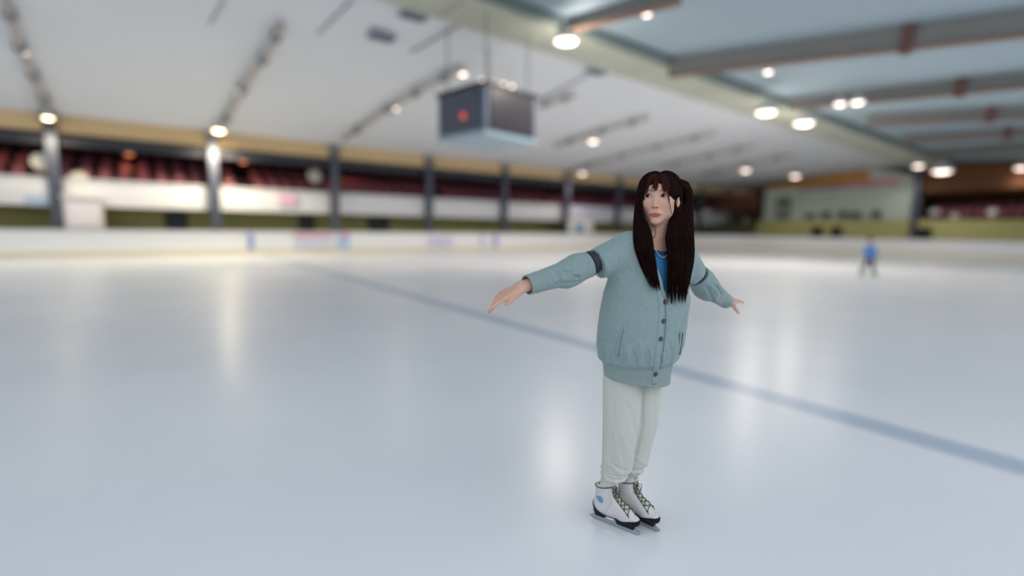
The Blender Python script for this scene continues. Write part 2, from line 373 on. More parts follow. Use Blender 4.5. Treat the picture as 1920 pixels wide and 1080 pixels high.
# ------------------------------------------------------------------ dasher boards with rounded corner
YB, XBD, RC = 26.15, 41.1, 5.0
path = [(-14, YB)] + [(x, YB) for x in np.linspace(-10, XBD-RC, 10)] + [(XBD-RC+RC*math.sin(a), YB-RC+RC*math.cos(a)) for a in np.linspace(.15, math.pi/2, 10)] + [(XBD, y) for y in np.linspace(YB-RC-4, -13.5, 8)]
def strip(z0, z1, off, thick):
    vs = []; fs = []; n = len(path)
    for i, (x, y) in enumerate(path):
        p = Vector(path[max(i-1, 0)]); q = Vector(path[min(i+1, n-1)]); t = (q-p).normalized(); nx, ny = t.y, -t.x   # inward normal
        for o_ in (off, off-thick):
            for z in (z0, z1): vs.append((x+nx*o_, y+ny*o_, z))
    for i in range(n-1):
        k = 4*i; fs += [(k, k+1, k+5, k+4), (k+2, k+6, k+7, k+3), (k+1, k+3, k+7, k+5), (k, k+4, k+6, k+2)]
    return MB().add(vs, fs)
db = empty('dasher_boards', (0, YB, 0), 0, 'long white rink barrier with a yellow kick strip around the ice', 'rink barrier')
for mb, nm, m_ in ((strip(0.2, 1.08, 0, .08), 'board_panel', mat('board_white', 'EDEDEC', .35, vary=.02)), (strip(0, .2, .015, .1), 'kick_strip', mat('kick_lower', 'DEDAC8', .5)),
                   (strip(.19, .25, .03, .1), 'kick_rail', mat('kick_yellow', 'D9C48E', .5)), (strip(1.08, 1.15, .03, .14), 'cap_rail', mat('cap_white', 'D6D6DA', .4))):
    o = mb.build(nm, m_, db); o.matrix_parent_inverse = Matrix.Translation(-db.location)
def decal(x0, x1, y0, y1, c, lab, name='board_advert', cat='advert', pieces=()):
    a = hit(x0, y0, 1, YB-.02); b = hit(x1, y1, 1, YB-.02); z1 = min(a.z, 1.06); z0 = max(b.z, .27)
    e = empty(name, (a.x, YB-.02, z0), 0, lab, cat)
    MB().box((0, -.015, 0), (b.x-a.x, 0, z1-z0)).build('sheet', mat('advert_'+c, c, .5), e)
    for (u0, u1, v0, v1, pc) in pieces:
        W = b.x-a.x; Hh = z1-z0; MB().box((W*u0, -.02, Hh*v0), (W*u1, -.015, Hh*v1)).build('color_block', mat('advert_'+pc, pc, .5), e)
decal(463, 477, 425, 480, '8E9CD2', 'blue vertical marker on the boards right of the second column', 'board_marker', 'marker')
decal(900, 907, 440, 470, 'C6C2E4', 'pale lilac marker on the boards, left one of the far pair', 'board_marker', 'marker')
decal(924, 933, 440, 470, 'A4A8D8', 'blue marker on the boards, right one of the far pair', 'board_marker', 'marker')
decal(549, 624, 432, 471, 'D8D6E0', 'pale advert on the boards with a pink top stripe', pieces=((0, 1, .78, 1, 'D89AA8'), (.1, .5, .2, .5, 'C8CEE8')))
decal(628, 656, 432, 471, 'BFD6E4', 'light blue advert with a magenta corner on the boards', pieces=((.35, 1, .7, 1, 'D77FB6'), (.3, .9, .1, .5, '9FC4E6')))
decal(800, 850, 442, 468, 'D4D2E4', 'faint lilac advert on the boards under the scoreboard', pieces=((.2, .8, .3, .6, 'BEBEDC'),))

# ------------------------------------------------------------------ end wall
tag(MB().box((XE, -14, 0), (XE+.3, 23.2, 2.5)).build('wall_end', mat('end_yellow', 'B4B075', .8, vary=.07, vscale=.5)), 'olive yellow wall behind the end boards', kind='structure')
tag(MB().box((XE, 23.2, 0), (XE+.3, 32, 1.9)).build('wall_end', mat('end_olive_dark', '6A6A48', .8)), 'dark olive wall in the far corner', kind='structure')
tag(MB().box((49.8, -14, 0), (50, 32, 8)).build('wall_back', mat('end_brown', '3E2A24', .85, vary=.2, vscale=.3)), 'dark brown back wall of the end stand', kind='structure')
tag(MB().hexa([(XE+.4, -14, 4.5), (49.8, -14, 3.9), (49.8, 12, 3.9), (XE+.4, 12, 4.5), (XE+.4, -14, 6.2), (49.8, -14, 6.2), (49.8, 12, 6.2), (XE+.4, 12, 6.2)]).build('trim_6', mat('soffit_brown', '6E4524', .75, vary=.12, vscale=.3)), 'orange-brown soffit over the end stand', kind='structure')
tag(MB().box((XE+.2, 23.4, 3.6), (49.8, 31.8, 4.9)).build('trim_7', mat('soffit_rust', '70452F', .7, vary=.12, vscale=.4)), 'rust brown soffit in the far corner', kind='structure')
for k in range(2):
    tag(MB().box((XE+.6+k*1.6, -14, 0), (49.8, 12.0, 2.4+k*.45)).build('gallery_steps', mat('gallery_concrete', '4B4348', .85)), 'stepped floor of the end stand', kind='structure')
# pavilion
pv = empty('pavilion', (XE+.5, 17.6, 2.5), 0, 'pale green-white pavilion with an orange gable above the end wall', 'pavilion')
MB().box((0, -5.35, 0), (2.5, 5.35, 2.75)).build('wall', mat('pavilion_wall', 'C4CFC0', .6, vary=.04), pv)
def gable(y0, y1, z0a, z1a, z0b, z1b): return MB().hexa([(-.12, y0, z0a), (.3, y0, z0a), (.3, y1, z0b), (-.12, y1, z0b), (-.12, y0, z1a), (.3, y0, z1a), (.3, y1, z1b), (-.12, y1, z1b)])
gable(5.2, -2.6, 2.75, 3.0, 2.75, 4.0).build('orange_gable', mat('gable_orange', 'BE8836', .6, vary=.12, vscale=.6), pv)
gable(-2.6, -5.35, 2.75, 3.9, 2.75, 3.2).build('white_gable', mat('gable_white', 'C6CAC2', .6), pv)
gable(2.4, -3, 2.52, 2.74, 2.52, 2.74).box((0, 0, 2.6), (.1, .1, 2.65)).build('purple_trim', mat('trim_purple', '857A98', .6), pv)
MB().box((-.16, -4.4, 2.62), (.1, -.9, 3.02)).build('red_sign', mat('sign_red', 'D08C8C', .6), pv)
dr = MB().box((-.06, 3.0, .1), (0, 4.2, 2.0)).build('doorway', mat('pav_door', '66746E', .6), pv)
MB().tube([(-.14, 3.6, .95), (-.06, 3.6, .95)], .3, 20).build('round_emblem', mat('emblem', 'C9A79C', .6), dr)
for y in (-.1, 2.2): MB().box((-.03, y-.04, 0), (0, y+.04, 2.6)).build('wall_joint', mat('pav_joint', 'A7B2A4', .6), pv)
# planted tubs on the ledge
def bush(loc, w_, h_, lab, seed):
    rnd = random.Random(seed)
    e = empty('potted_shrub', loc, 0, lab, 'potted plant', 'shrubs in front of the pavilion')
    MB().hexa([(-.16, -w_*.4, 0), (.16, -w_*.4, 0), (.16, w_*.4, 0), (-.16, w_*.4, 0), (-.2, -w_*.45, .22), (.2, -w_*.45, .22), (.2, w_*.45, .22), (-.2, w_*.45, .22)]).build('planter', mat('planter_grey', '7F8A84', .7), e)
    m = MB()
    for k in range(220):
        a = rnd.uniform(0, 6.28); b = math.acos(rnd.uniform(-1, 1)); r = rnd.uniform(.5, 1)
        c = Vector((.22*r*math.sin(b)*math.cos(a), w_*.5*r*math.sin(b)*math.sin(a), .2+h_*.5+h_*.5*r*math.cos(b)))
        d = Vector((rnd.uniform(-1, 1), rnd.uniform(-1, 1), rnd.uniform(-.3, 1))).normalized()*.12; n_ = d.cross(Vector((rnd.random(), rnd.random(), rnd.random()))).normalized()*.035
        m.add([c-d*.5, c+n_, c+d*.5, c-n_], [(0, 1, 2, 3)])
    m.build('foliage', mat('leaf_green', '4E6E56', .7), e)
for i, (px, w_, h_, lab) in enumerate(((1515, .9, .45, 'leftmost low shrub in front of the pavilion'), (1545, .9, .55, 'second low shrub from the left before the pavilion'), (1578, 1.0, .6, 'third low shrub from the left before the pavilion'), (1602, .8, .5, 'fourth low shrub from the left before the pavilion'), (1640, .8, .6, 'rightmost shrub, set apart, before the pavilion'))):
    p = hit(px, 405, 0, XE+.0); bush((XE+.22, p.y, 2.5), w_, h_, lab, i)
for (x0, x1, y0, y1, lab) in ((1524, 1541, 426, 444, 'left one of two small dark openings in the yellow wall'), (1561, 1577, 426, 444, 'right one of two small dark openings in the yellow wall'), (1716, 1745, 428, 447, 'wider dark opening in the yellow wall far right')):
    a = hit(x0, y0, 0, XE); b = hit(x1, y1, 0, XE)
    e = empty('wall_hatch', (XE-.03, b.y, b.z), 0, lab, 'hatch')
    MB().box((-.02, 0, 0), (.02, a.y-b.y, a.z-b.z)).build('opening', mat('hatch_black', '1E1418', .7), e)
    f = MB(); W = a.y-b.y; Hh = a.z-b.z
    f.box((-.05, -.06, Hh), (.03, W+.06, Hh+.06)).box((-.05, -.06, -.06), (.03, W+.06, 0)).box((-.05, -.06, 0), (.03, 0, Hh)).box((-.05, W, 0), (.03, W+.06, Hh)).build('frame', mat('hatch_frame', '4a4636', .7), e)
# end stand seats
for r in range(2):
    for k in range(22):
        y = 11.2-k*.62
        put_seat('purple' if False else 'red', (XE+1.0+r*1.6, y, 2.4+.45*r), -math.pi/2, 'maroon stadium seat in the %s row of the end stand' % ('front', 'back')[r], 'maroon seats in the %s row of the end stand' % ('front', 'back')[r])
for x, y, r_, pw, lab in ((1860, 399, .3, 30, 'warm round lamp low in the end stand'), (1752, 400, .3, 0, 'pale round lamp low in the end stand beside the pavilion'), (1790, 408, .26, 0, 'small pale lamp between the other two in the end stand'), (1399, 412, .12, 5, 'small bright lamp in the far corner left of the pavilion')):
    floodlight(hit(x, y, 0, XE+(.5 if y == 412 else .75)), r_, lab, 'lamps in the end stand', pw, (1, .8, .7), mat('lamp_dim%d' % pw, 'F0D0C0', emit='F0C8B8' if pw else 'B0B8B8', es=.9 if pw else .35), 'stand_lamp', rod=(2.4 if y < 410 else 2.3)-hit(x, y, 0, XE+.75).z)
e = empty('steel_column', (XE-.3, 12.0-.2, 0), 0, 'dark column at the right end of the pavilion', 'column')
MB().box((-.15, -.2, 0), (.15, .1, 6.3)).build('shaft', M_col, e)
MB().box((-.25, -.3, 0), (.25, .2, .1)).build('base_plate', M_col, e)
tag(MB().box((XE+.4, 23.0, 1.9), (XE+.6, 31.9, 2.3)).build('trim_8', mat('corner_rail', '4A4B44', .7)), 'dark ledge in the far corner', kind='structure')

# unseen walls behind and beside the photographer, added to cut the front light
tag(MB().box((-16.2, -14, 0), (-16, 34, 5.2)).build('wall_back', mat('rear_wall', '8C8E92', .85)), 'unseen grey wall added behind the photographer to cut the front light', kind='structure')
tag(MB().box((-16.2, -14.2, 0), (50, -14, 5.2)).build('wall_right', mat('rear_wall', '8C8E92', .85)), 'unseen grey wall added on the right side of the hall to cut the light', kind='structure')

# ------------------------------------------------------------------ scoreboard
c0 = ray(888, 160); yaw = math.atan2(c0.y, c0.x)
d = 18.6; sc_top = CO + ray(914, 179).normalized()*d
sb = empty('scoreboard', (sc_top.x, sc_top.y, sc_top.z-1.5), yaw+.72, 'dark cube scoreboard hanging below the pale ceiling', 'scoreboard')
hw = 1.24
MB().box((-hw, -hw, 0), (hw, hw, 1.42)).build('body', mat('score_body', '6F7A8E', .5), sb, bevel=.05)
for k in range(4):
    R = Matrix.Rotation(k*math.pi/2, 4, 'Z')
    s = MB().box((-hw-.05, -hw*.84, .08), (-hw-.005, hw*.84, 1.36)).build('screen', mat('score_screen%d' % (k % 2), ('3C3A40', '474E5C')[k % 2], .35), sb); s.matrix_local = R
MB().box((-hw-.06, -hw-.06, 1.42), (hw+.06, hw+.06, 1.52)).build('top_frame', mat('score_frame', '2D2D33', .5), sb)
MB().box((-hw-.02, -hw-.02, -.14), (hw+.02, hw+.02, 0)).build('lower_skirt', mat('score_skirt', '9CB2BE', .5), sb)
rod = roofz(sc_top.x, sc_top.y)-(sc_top.z-1.5)
for sx in (-1, 1):
    for sy in (-1, 1): MB().tube([(sx*hw*.8, sy*hw*.8, 1.48), (sx*hw*.8, sy*hw*.8, rod-.02)], .03, 6).build('hanger', M_clamp, sb)
MB().tube([(-hw*.2, hw+.02, .55), (-hw*.2, hw+.1, .55)], .12, 14).build('red_lamp', mat('red_lamp', 'D86058', emit='D85048', es=.6), sb)
for i, px in enumerate((905, 925, 943, 960)):
    p = rooft(px, 150+i*4, .5); floodlight(p, .11, 'small bright spotlight in the short row above the scoreboard', 'spotlights above the scoreboard', 120 if i % 2 else 0, name='spotlight')
#@@PEOPLE
# ------------------------------------------------------------------ people: distance-field modelling tools
A3 = lambda *v: np.array(v, float)
def rc(P, a, b, ra, rb):
    a = np.asarray(a, float); b = np.asarray(b, float); ab = b-a; t = np.clip(((P-a) @ ab)/(ab @ ab), 0, 1)
    return np.linalg.norm(P-a-t[:, None]*ab, axis=1)-(ra+(rb-ra)*t)
def ell(P, c, r, R=None):
    q = P-np.asarray(c, float)
    if R is not None: q = q @ R
    r = np.asarray(r, float); k0 = np.linalg.norm(q/r, axis=1); k1 = np.linalg.norm(q/r**2, axis=1)+1e-9
    return k0*(k0-1)/k1
def smin(a, b, k): h = np.clip(.5+.5*(b-a)/k, 0, 1); return b+(a-b)*h-k*h*(1-h)
def smax(a, b, k): return -smin(-a, -b, k)
def rotz(a): c, s = math.cos(a), math.sin(a); return np.array([[c, -s, 0], [s, c, 0], [0, 0, 1.]])
def stack(P, rows):
    """elliptic tube: rows of (z, cx, cy, a, b, yaw)"""
    rows = np.array(rows); z = P[:, 2]; cx, cy, a, b, yw = [np.interp(z, rows[:, 0], rows[:, i]) for i in range(1, 6)]
    dx, dy = P[:, 0]-cx, P[:, 1]-cy; c, s = np.cos(yw), np.sin(yw); u = dx*c+dy*s; v = -dx*s+dy*c
    k0 = np.sqrt((u/a)**2+(v/b)**2); k1 = np.sqrt((u/a**2)**2+(v/b**2)**2)+1e-6
    return np.where(k0 > .15, k0*(k0-1)/k1, -np.minimum(a, b)*(1-k0))
def extract(f, lo, hi, h, newton=2):
    lo = np.array(lo, float); hi = np.array(hi, float); k = 8
    n = np.ceil((hi-lo)/(h*k)).astype(int); g = np.stack(np.meshgrid(*[np.arange(i) for i in n], indexing='ij'), -1).reshape(-1, 3)
    def ev(Q):
        out = np.empty(len(Q))
        for i in range(0, len(Q), 400000): out[i:i+400000] = f(Q[i:i+400000])
        return out
    while True:
        v = ev(lo+(g+.5)*h*k); g = g[np.abs(v) < h*k*(1.7 if k > 1 else 3.0)]
        if k == 1: break
        k //= 2; o = np.array([(x, y, z) for x in (0, 1) for y in (0, 1) for z in (0, 1)]); g = (g[:, None]*2+o).reshape(-1, 3)
    o = np.array([(x, y, z) for x in (0, 1) for y in (0, 1) for z in (0, 1)]); B = 1 << 20
    enc = lambda q: (q[..., 0].astype(np.int64)*B+q[..., 1])*B+q[..., 2]
    cor = g[:, None]+o; uc, inv = np.unique(enc(cor), return_inverse=True); inv = inv.reshape(-1, 8)
    pc = np.stack([uc//(B*B), uc//B % B, uc % B], -1); val = ev(lo+pc*h); sv = val < 0
    cs = sv[inv]; act = cs.any(1) & ~cs.all(1); g = g[act]; inv = inv[act]; cv = val[inv]; cp = g[:, None]+o
    acc = np.zeros((len(g), 3)); cnt = np.zeros(len(g))
    for i in range(8):
        for j in range(i+1, 8):
            if np.abs(o[i]-o[j]).sum() == 1:
                a, b = cv[:, i], cv[:, j]; m = (a < 0) != (b < 0); t = np.where(m, a/(a-b+1e-12), 0)
                acc += np.where(m[:, None], cp[:, i]+(cp[:, j]-cp[:, i])*t[:, None], 0); cnt += m
    V = lo+acc/cnt[:, None]*h
    ce = enc(g); order = np.argsort(ce); ces = ce[order]; F = []
    sd = dict(); 
    for ax in range(3):
        e = np.zeros(3, int); e[ax] = 1; u = np.roll(e, 1); w_ = np.roll(e, 2)
        # edge starting at corner 0 of a cell, along ax
        ci = [i for i in range(8) if (o[i] == 0).all()][0]; cj = [i for i in range(8) if (o[i] == e).all()][0]
        m = (cv[:, ci] < 0) != (cv[:, cj] < 0); q = g[m]; neg = cv[m, ci] < 0
        ids = []
        ok = np.ones(len(q), bool)
        for d_ in (0*u, -u, -u-w_, -w_):
            en = enc(q+d_); k_ = np.searchsorted(ces, en); k_ = np.clip(k_, 0, len(ces)-1); ok &= ces[k_] == en; ids.append(order[k_])
        ids = np.stack(ids, -1); fl_ = ids[:, ::-1]; quads = np.where(neg[:, None], ids, fl_)[ok]; F.append(quads)
    F = np.concatenate(F)
    for _ in range(newton):
        e = h*.25; fv = ev(V); G = np.stack([ev(V+np.eye(3)[i]*e)-ev(V-np.eye(3)[i]*e) for i in range(3)], -1)/(2*e)
        st = fv[:, None]*G/((G**2).sum(1)[:, None]+1e-6); ln = np.linalg.norm(st, axis=1)[:, None]; st *= np.minimum(1, h*.5/(ln+1e-12)); V = V-st
    return V, F
def sdf_obj(name, f, lo, hi, h, m, parent=None, color=None, newton=2):
    V, F = extract(f, lo, hi, h, newton)
    me = bpy.data.meshes.new(name); me.vertices.add(len(V)); me.vertices.foreach_set('co', V.ravel())
    me.loops.add(F.size); me.loops.foreach_set('vertex_index', F.ravel().astype(np.int32)); me.polygons.add(len(F))
    me.polygons.foreach_set('loop_start', np.arange(0, F.size, 4, dtype=np.int32)); me.polygons.foreach_set('loop_total', np.full(len(F), 4, np.int32))
    me.update(calc_edges=True); me.validate()
    if color is not None:
        at = me.color_attributes.new('skin_color', 'FLOAT_COLOR', 'POINT'); at.data.foreach_set('color', color(V).astype(np.float32).ravel())
    return link(name, me, m, parent, True)

# the woman stands at OW; her local frame: x to the camera's right, y away from it, z up
OW = r0*.56+f0*2.24; WR = Matrix((r0, f0, Z)).transposed()   # local -> world
WRI = WR.transposed()
def lray(px, py):
    return np.array(WRI @ (CO-OW)), np.array((WRI @ ray(px, py)).normalized())
def onto(f, px, py, t0=1.2, out=0.0):
    """first point of a surface along a sight line"""
    o_, d_ = lray(px, py); t = t0
    for _ in range(160):
        v = f((o_+d_*t)[None])[0]; t += v*.7
        if abs(v) < 2e-4: break
        if t > 5: return None
    p = o_+d_*t
    if out: p = p+normal(f, p)*out
    return p
def at_y(px, py, y): o_, d_ = lray(px, py); return o_+d_*((y-o_[1])/d_[1])
def normal(f, p):
    e = 1e-3; g_ = np.array([f((p+np.eye(3)[i]*e)[None])[0]-f((p-np.eye(3)[i]*e)[None])[0] for i in range(3)]); return g_/np.linalg.norm(g_)
def snap(f, p, n=8):
    p = np.array(p, float)
    for _ in range(n): p = p-normal(f, p)*f(p[None])[0]*.8
    return p
person = empty('person', OW, HEAD-math.pi/2, 'woman with long dark hair in a blue-grey cardigan standing on white ice skates, arms spread', 'person')

SHR, SHL = A3(-.055, -.055, 1.362), A3(.235, .085, 1.335)
ELR, ELL = A3(-.31, -.155, 1.262), A3(.42, .235, 1.165)
WRR, WRL = A3(-.515, -.285, 1.212), A3(.605, .375, 1.062)
HC = A3(.094, .0, 1.582); HY = -.43                     # head centre, head turned to the left of the picture
RH = rotz(HY) @ np.array([[1, 0, 0], [0, math.cos(-.06), -math.sin(-.06)], [0, math.sin(-.06), math.cos(-.06)]])
HS = A3(1.09, 1.04, 1.03)
def tohead(P): return ((P-HC) @ RH)/HS
def fromhead(q): return RH @ (np.array(q, float)*HS)+HC
BY = .47                                               # torso yaw

# ---- hands
def hand_pts(wr, d1, n, side, curls, spread, L=.172, thumb=(.5, .75, .35)):
    """segments (a, b, ra, rb) of palm and five fingers"""
    d1 = d1/np.linalg.norm(d1); n = n-d1*(n @ d1); n /= np.linalg.norm(n); s = side*np.cross(d1, n)   # s: towards the thumb
    sc = L/.18; segs = []; palm = []
    for i, (off, ln) in enumerate(((.027, .094), (.009, .098), (-.009, .094), (-.026, .086))):
        k = wr+s*off*.62*sc+d1*.012; e = wr+(d1*ln+s*off)*sc; palm.append((k, e, .0125*sc, .0098*sc))
    fl_ = (.072, .080, .074, .058)
    for i, off in enumerate((.027, .009, -.009, -.026)):
        p = palm[i][1]; d = d1+s*spread[i]; d /= np.linalg.norm(d); dn = n.copy(); ang = 0
        for j, (fr, r1, r2) in enumerate(((.45, .0088, .0078), (.3, .0078, .0069), (.25, .0069, .0055))):
            a_ = curls[i]*(.8, 1, .7)[j]; d = d*math.cos(a_)-dn*math.sin(a_); d /= np.linalg.norm(d); dn = dn-d*(dn @ d); dn /= np.linalg.norm(dn)
            q = p+d*fl_[i]*fr*sc; segs.append((p, q, r1*sc, r2*sc)); p = q
    p = wr+d1*.022*sc+s*.020*sc-n*.004; d = d1*thumb[0]+s*thumb[1]-n*thumb[2]; d /= np.linalg.norm(d)
    th = []
    for ln, r1, r2 in ((.031, .0125, .0102), (.025, .0098, .0086), (.020, .0086, .0062)):
        q = p+d*ln*sc; th.append((p, q, r1*sc, r2*sc)); p = q; d = d+d1*.28; d /= np.linalg.norm(d)
    return palm, segs, th, (d1, n, s)
handR = hand_pts(WRR, A3(-.86, -.2, -.40), A3(-.42, -.40, .8), -1, (.05, .30, .46, .50), (.20, .04, -.12, -.26), .180, (1.0, .24, .30))
handL = hand_pts(WRL, A3(.66, .74, .06), A3(.0, -.25, .95), 1, (.16, .20, .26, .3), (.14, .02, -.10, -.22), .168, (.40, .50, .85))
# make the thumb of each hand lie on the side of the camera
def hand_f(P, hd, fore):
    palm, segs, th, _ = hd
    f = rc(P, *palm[0])
    for s_ in palm[1:]: f = smin(f, rc(P, *s_), .014)
    f = smin(f, rc(P, fore, palm[1][0]*.5+palm[2][0]*.5, .034, .0235), .02)
    t = rc(P, *th[0])
    for s_ in th[1:]: t = smin(t, rc(P, *s_), .004)
    f = smin(f, t, .010)
    for i in range(4):
        g_ = rc(P, *segs[3*i])
        for s_ in segs[3*i+1:3*i+3]: g_ = smin(g_, rc(P, *s_), .003)
        f = smin(f, g_, .004)
    return f
# ---- head
def head_f(P):
    q = tohead(P); ax = q.copy(); ax[:, 0] = np.abs(ax[:, 0])
    f = ell(q, (0, .014, .028), (.070, .086, .080))
    f = smin(f, ell(q, (0, -.026, -.030), (.0575, .060, .072)), .03)
    f = smin(f, ell(q, (0, -.059, -.096), (.017, .018, .018)), .04)
    f = smin(f, ell(ax, (.034, -.052, -.022), (.025, .025, .024)), .02)
    f = smin(f, ell(ax, (.038, .004, -.054), (.018, .032, .024)), .03)     # jaw corner
    f = smin(f, ell(q, (0, -.066, .030), (.046, .018, .026)), .02)          # brow
    f = smax(f, -ell(ax, (.0305, -.099, .006), (.0185, .0175, .0115)), .012)
    f = smin(f, ell(ax, (.0305, -.0722, .0035), (.0160, .0108, .0124)), .004)  # closed lids around the eye
    f = smin(f, rc(q, (0, -.079, .012), (0, -.0975, -.035), .0055, .0078), .010)
    f = smin(f, ell(q, (0, -.0985, -.0385), (.0085, .0075, .0068)), .006)
    f = smin(f, ell(ax, (.0095, -.0905, -.041), (.0065, .0075, .0058)), .005)
    f = smax(f, -ell(ax, (.0058, -.0970, -.0470), (.0036, .0050, .0036)), .002)
    f = smin(f, ell(q, (0, -.076, -.072), (.025, .013, .018)), .012)
    f = smin(f, ell(ax, (.0080, -.0890, -.0710), (.0155, .0048, .0034)), .0035)
    f = smin(f, ell(q, (0, -.0885, -.0787), (.0190, .0058, .0044)), .0035)
    f = smax(f, -ell(q, (0, -.0990, -.0746), (.0235, .0055, .0016)), .003)
    f = smin(f, ell(q, (0, -.074, -.103), (.016, .010, .012)), .012)
    e_ = ell(ax, (.0755, .012, -.006), (.0085, .0175, .029)); e_ = smax(e_, -ell(ax, (.086, .006, -.002), (.006, .009, .016)), .004)
    f = smin(f, e_, .006)
    return f
NB = A3(.092, .02, 1.405)
def body_f(P):
    f = smin(head_f(P), rc(P, fromhead((0, .018, -.055)), NB, .047, .050), .022)
    t = stack(P, [(.80, .035, .0, .135, .10, BY), (.93, .035, 0, .15, .105, BY), (1.06, .05, .005, .125, .09, BY), (1.2, .07, .01, .135, .095, BY), (1.31, .085, .015, .14, .085, BY), (1.38, .09, .018, .10, .06, BY), (1.41, .09, .02, .05, .045, BY)])
    t = smax(t, np.maximum(.80-P[:, 2], P[:, 2]-1.41), .02); f = smin(f, t, .03)
    for sh, el, wr, hd, c in ((SHR, ELR, WRR, handR, 0), (SHL, ELL, WRL, handL, 1)):
        f = smin(f, rc(P, sh, el, .046, .036), .04); f = smin(f, rc(P, el, el+(wr-el)*.6, .036, .030), .02)
        f = smin(f, hand_f(P, hd, el+(wr-el)*.4), .012)
    for hip, kn, an in (((-.045, -.01, .88), (-.040, .0, .50), (-.084, .038, .15)), ((.100, .04, .88), (.080, .067, .50), (.035, .086, .15))):
        f = smin(f, rc(P, hip, kn, .062, .045), .04); f = smin(f, rc(P, kn, an, .045, .026), .02)
    return f
def skin_color(V):
    c = np.tile(np.array(lin('C79F8C')), (len(V), 1)); q = tohead(V); X = np.abs(q[:, 0])
    def mixc(m, col): c[:] = c*(1-m[:, None])+np.array(lin(col))[None]*m[:, None]
    front = q[:, 1] < -.06
    # lips
    u = X/.0270; top = -.0680-.0060*np.clip(u, 0, 1)**1.5+.0012*np.exp(-((X-.006)/.004)**2); bot = -.0842+.0098*np.clip(u, 0, 1)**2
    m = np.clip(np.minimum((top-q[:, 2]), (q[:, 2]-bot))/.0012+.5, 0, 1)*(X < .0270)*front; mixc(m*.85, '9E4248')
    m = np.exp(-((q[:, 2]+.0746)/.0011)**2)*(X < .0255)*front*.7; mixc(m, '4A1C20')  # shade of the groove between the lips, put into the skin colour
    m = np.exp(-(((X-.038)/.018)**2+((q[:, 2]+.03)/.018)**2))*front*.22; mixc(m, 'C98478')
    m = np.exp(-(((X-.0058)/.0034)**2+((q[:, 2]+.0452)/.0022)**2+((q[:, 1]+.094)/.006)**2)*.8)*.8; mixc(m, '4A2620')  # nostril shade painted into the skin colour
    m = np.exp(-(((X-.031)/.017)**2+((q[:, 2]-.0145)/.0045)**2))*front*.30; mixc(m, '7A4A40')
    # knuckles, fingertips, ears slightly redder
    for hd in (handR, handL):
        for i in range(4):
            d = np.linalg.norm(V-hd[1][3*i+2][1], axis=1); mixc(np.exp(-(d/.014)**2)*.35, 'C88478')
    return c
sk = mat('skin', 'C79F8C', .5, attr='skin_color', vary=.03, vscale=30, spec=.35, sss=.12)
sdf_obj('body', body_f, (-.72, -.42, .14), (.78, .47, 1.72), .0024, sk, person, skin_color)

# eyes
for sx in (-1, 1):
    ec = np.array((sx*.0305, -.0712, .0035))
    m = MB(); vs = []; fs = []; nu, nv = 28, 14; R_ = .0130
    for i in range(nv+1):
        th_ = math.pi*i/nv
        for j in range(nu):
            a_ = 2*math.pi*j/nu; v = (R_*1.12*math.sin(th_)*math.cos(a_), -R_*math.cos(th_), R_*.52*math.sin(th_)*math.sin(a_))
            vs.append(fromhead(ec+np.array(v)))
    for i in range(nv):
        for j in range(nu): fs.append((i*nu+j, i*nu+(j+1) % nu, (i+1)*nu+(j+1) % nu, (i+1)*nu+j))
    ey = m.add(vs, fs).build('eye', mat('eye_white', 'BDB2AE', .4), person, True)
    gz = -.0020   # gaze towards the left of the picture
    def disc(r, y_, nm, col, rough):
        cc = ec+np.array((gz, -y_, .0003)); vv = [fromhead(cc)]; ff = []
        for j in range(20):
            a_ = 2*math.pi*j/20; vv.append(fromhead(cc+np.array((r*math.cos(a_), .0014, max(min(r*math.sin(a_), .0056), -.0050)))))
        for j in range(20): ff.append((0, 1+j, 1+(j+1) % 20))
        MB().add(vv, ff).build(nm, mat(nm, col, rough, spec=.08), ey, True)
    disc(.0072, .0136, 'iris', '140A08', .7); disc(.0032, .0140, 'pupil', '080505', .5)
    # upper lid line with lashes, lower lid, eyebrow
    def arc(x0, x1, z0, h_, z1, out, n_=9):
        P_ = []
        for i in range(n_):
            t = i/(n_-1); x = x0+(x1-x0)*t; z = z0+(z1-z0)*t+h_*math.sin(math.pi*t)
            p = snap(head_f, fromhead((sx*x, -.088, z))); P_.append(p+normal(head_f, p)*out)
        return P_
    MB().tube(arc(.0165, .0455, .0015, .0112, .0045, .0012), [.0005, .0011, .0016, .0019, .0020, .0020, .0018, .0014, .0005], 6).build('lash_line', mat('lash', '1A0E0D', .5), ey, True)
    MB().tube(arc(.018, .044, -.0015, -.0052, .001, .0003), .0005, 6).build('lower_lash_line', mat('lash_soft', '6A4238', .5), ey, True)
    MB().tube(arc(.012, .048, .0225, .0045, .0225, .0002), [.0008, .0016, .002, .002, .002, .0018, .0015, .0011, .0004], 6).build('eyebrow', mat('brow', '5A3E36', .9), person, True)
# nails
for hd in (handR, handL):
    for s_ in [hd[1][2], hd[1][5], hd[1][8], hd[1][11], hd[2][2]]:
        a_, b_, ra, rb = s_; d = (b_-a_)/np.linalg.norm(b_-a_); n_ = hd[3][1]; n_ = n_-d*(n_ @ d); n_ /= np.linalg.norm(n_); t_ = np.cross(d, n_)
        c_ = b_-d*.001+n_*rb*.86; vv = [c_-d*.006-t_*.0036, c_-d*.006+t_*.0036, c_+d*.004+t_*.003-n_*.001, c_+d*.0056-n_*.0016, c_+d*.004-t_*.003-n_*.001, c_-d*.001+n_*.0008]
        MB().add(vv, [(0, 1, 5), (1, 2, 5), (2, 3, 5), (3, 4, 5), (4, 0, 5)]).build('fingernail', mat('nail', 'D9A79C', .25), person)

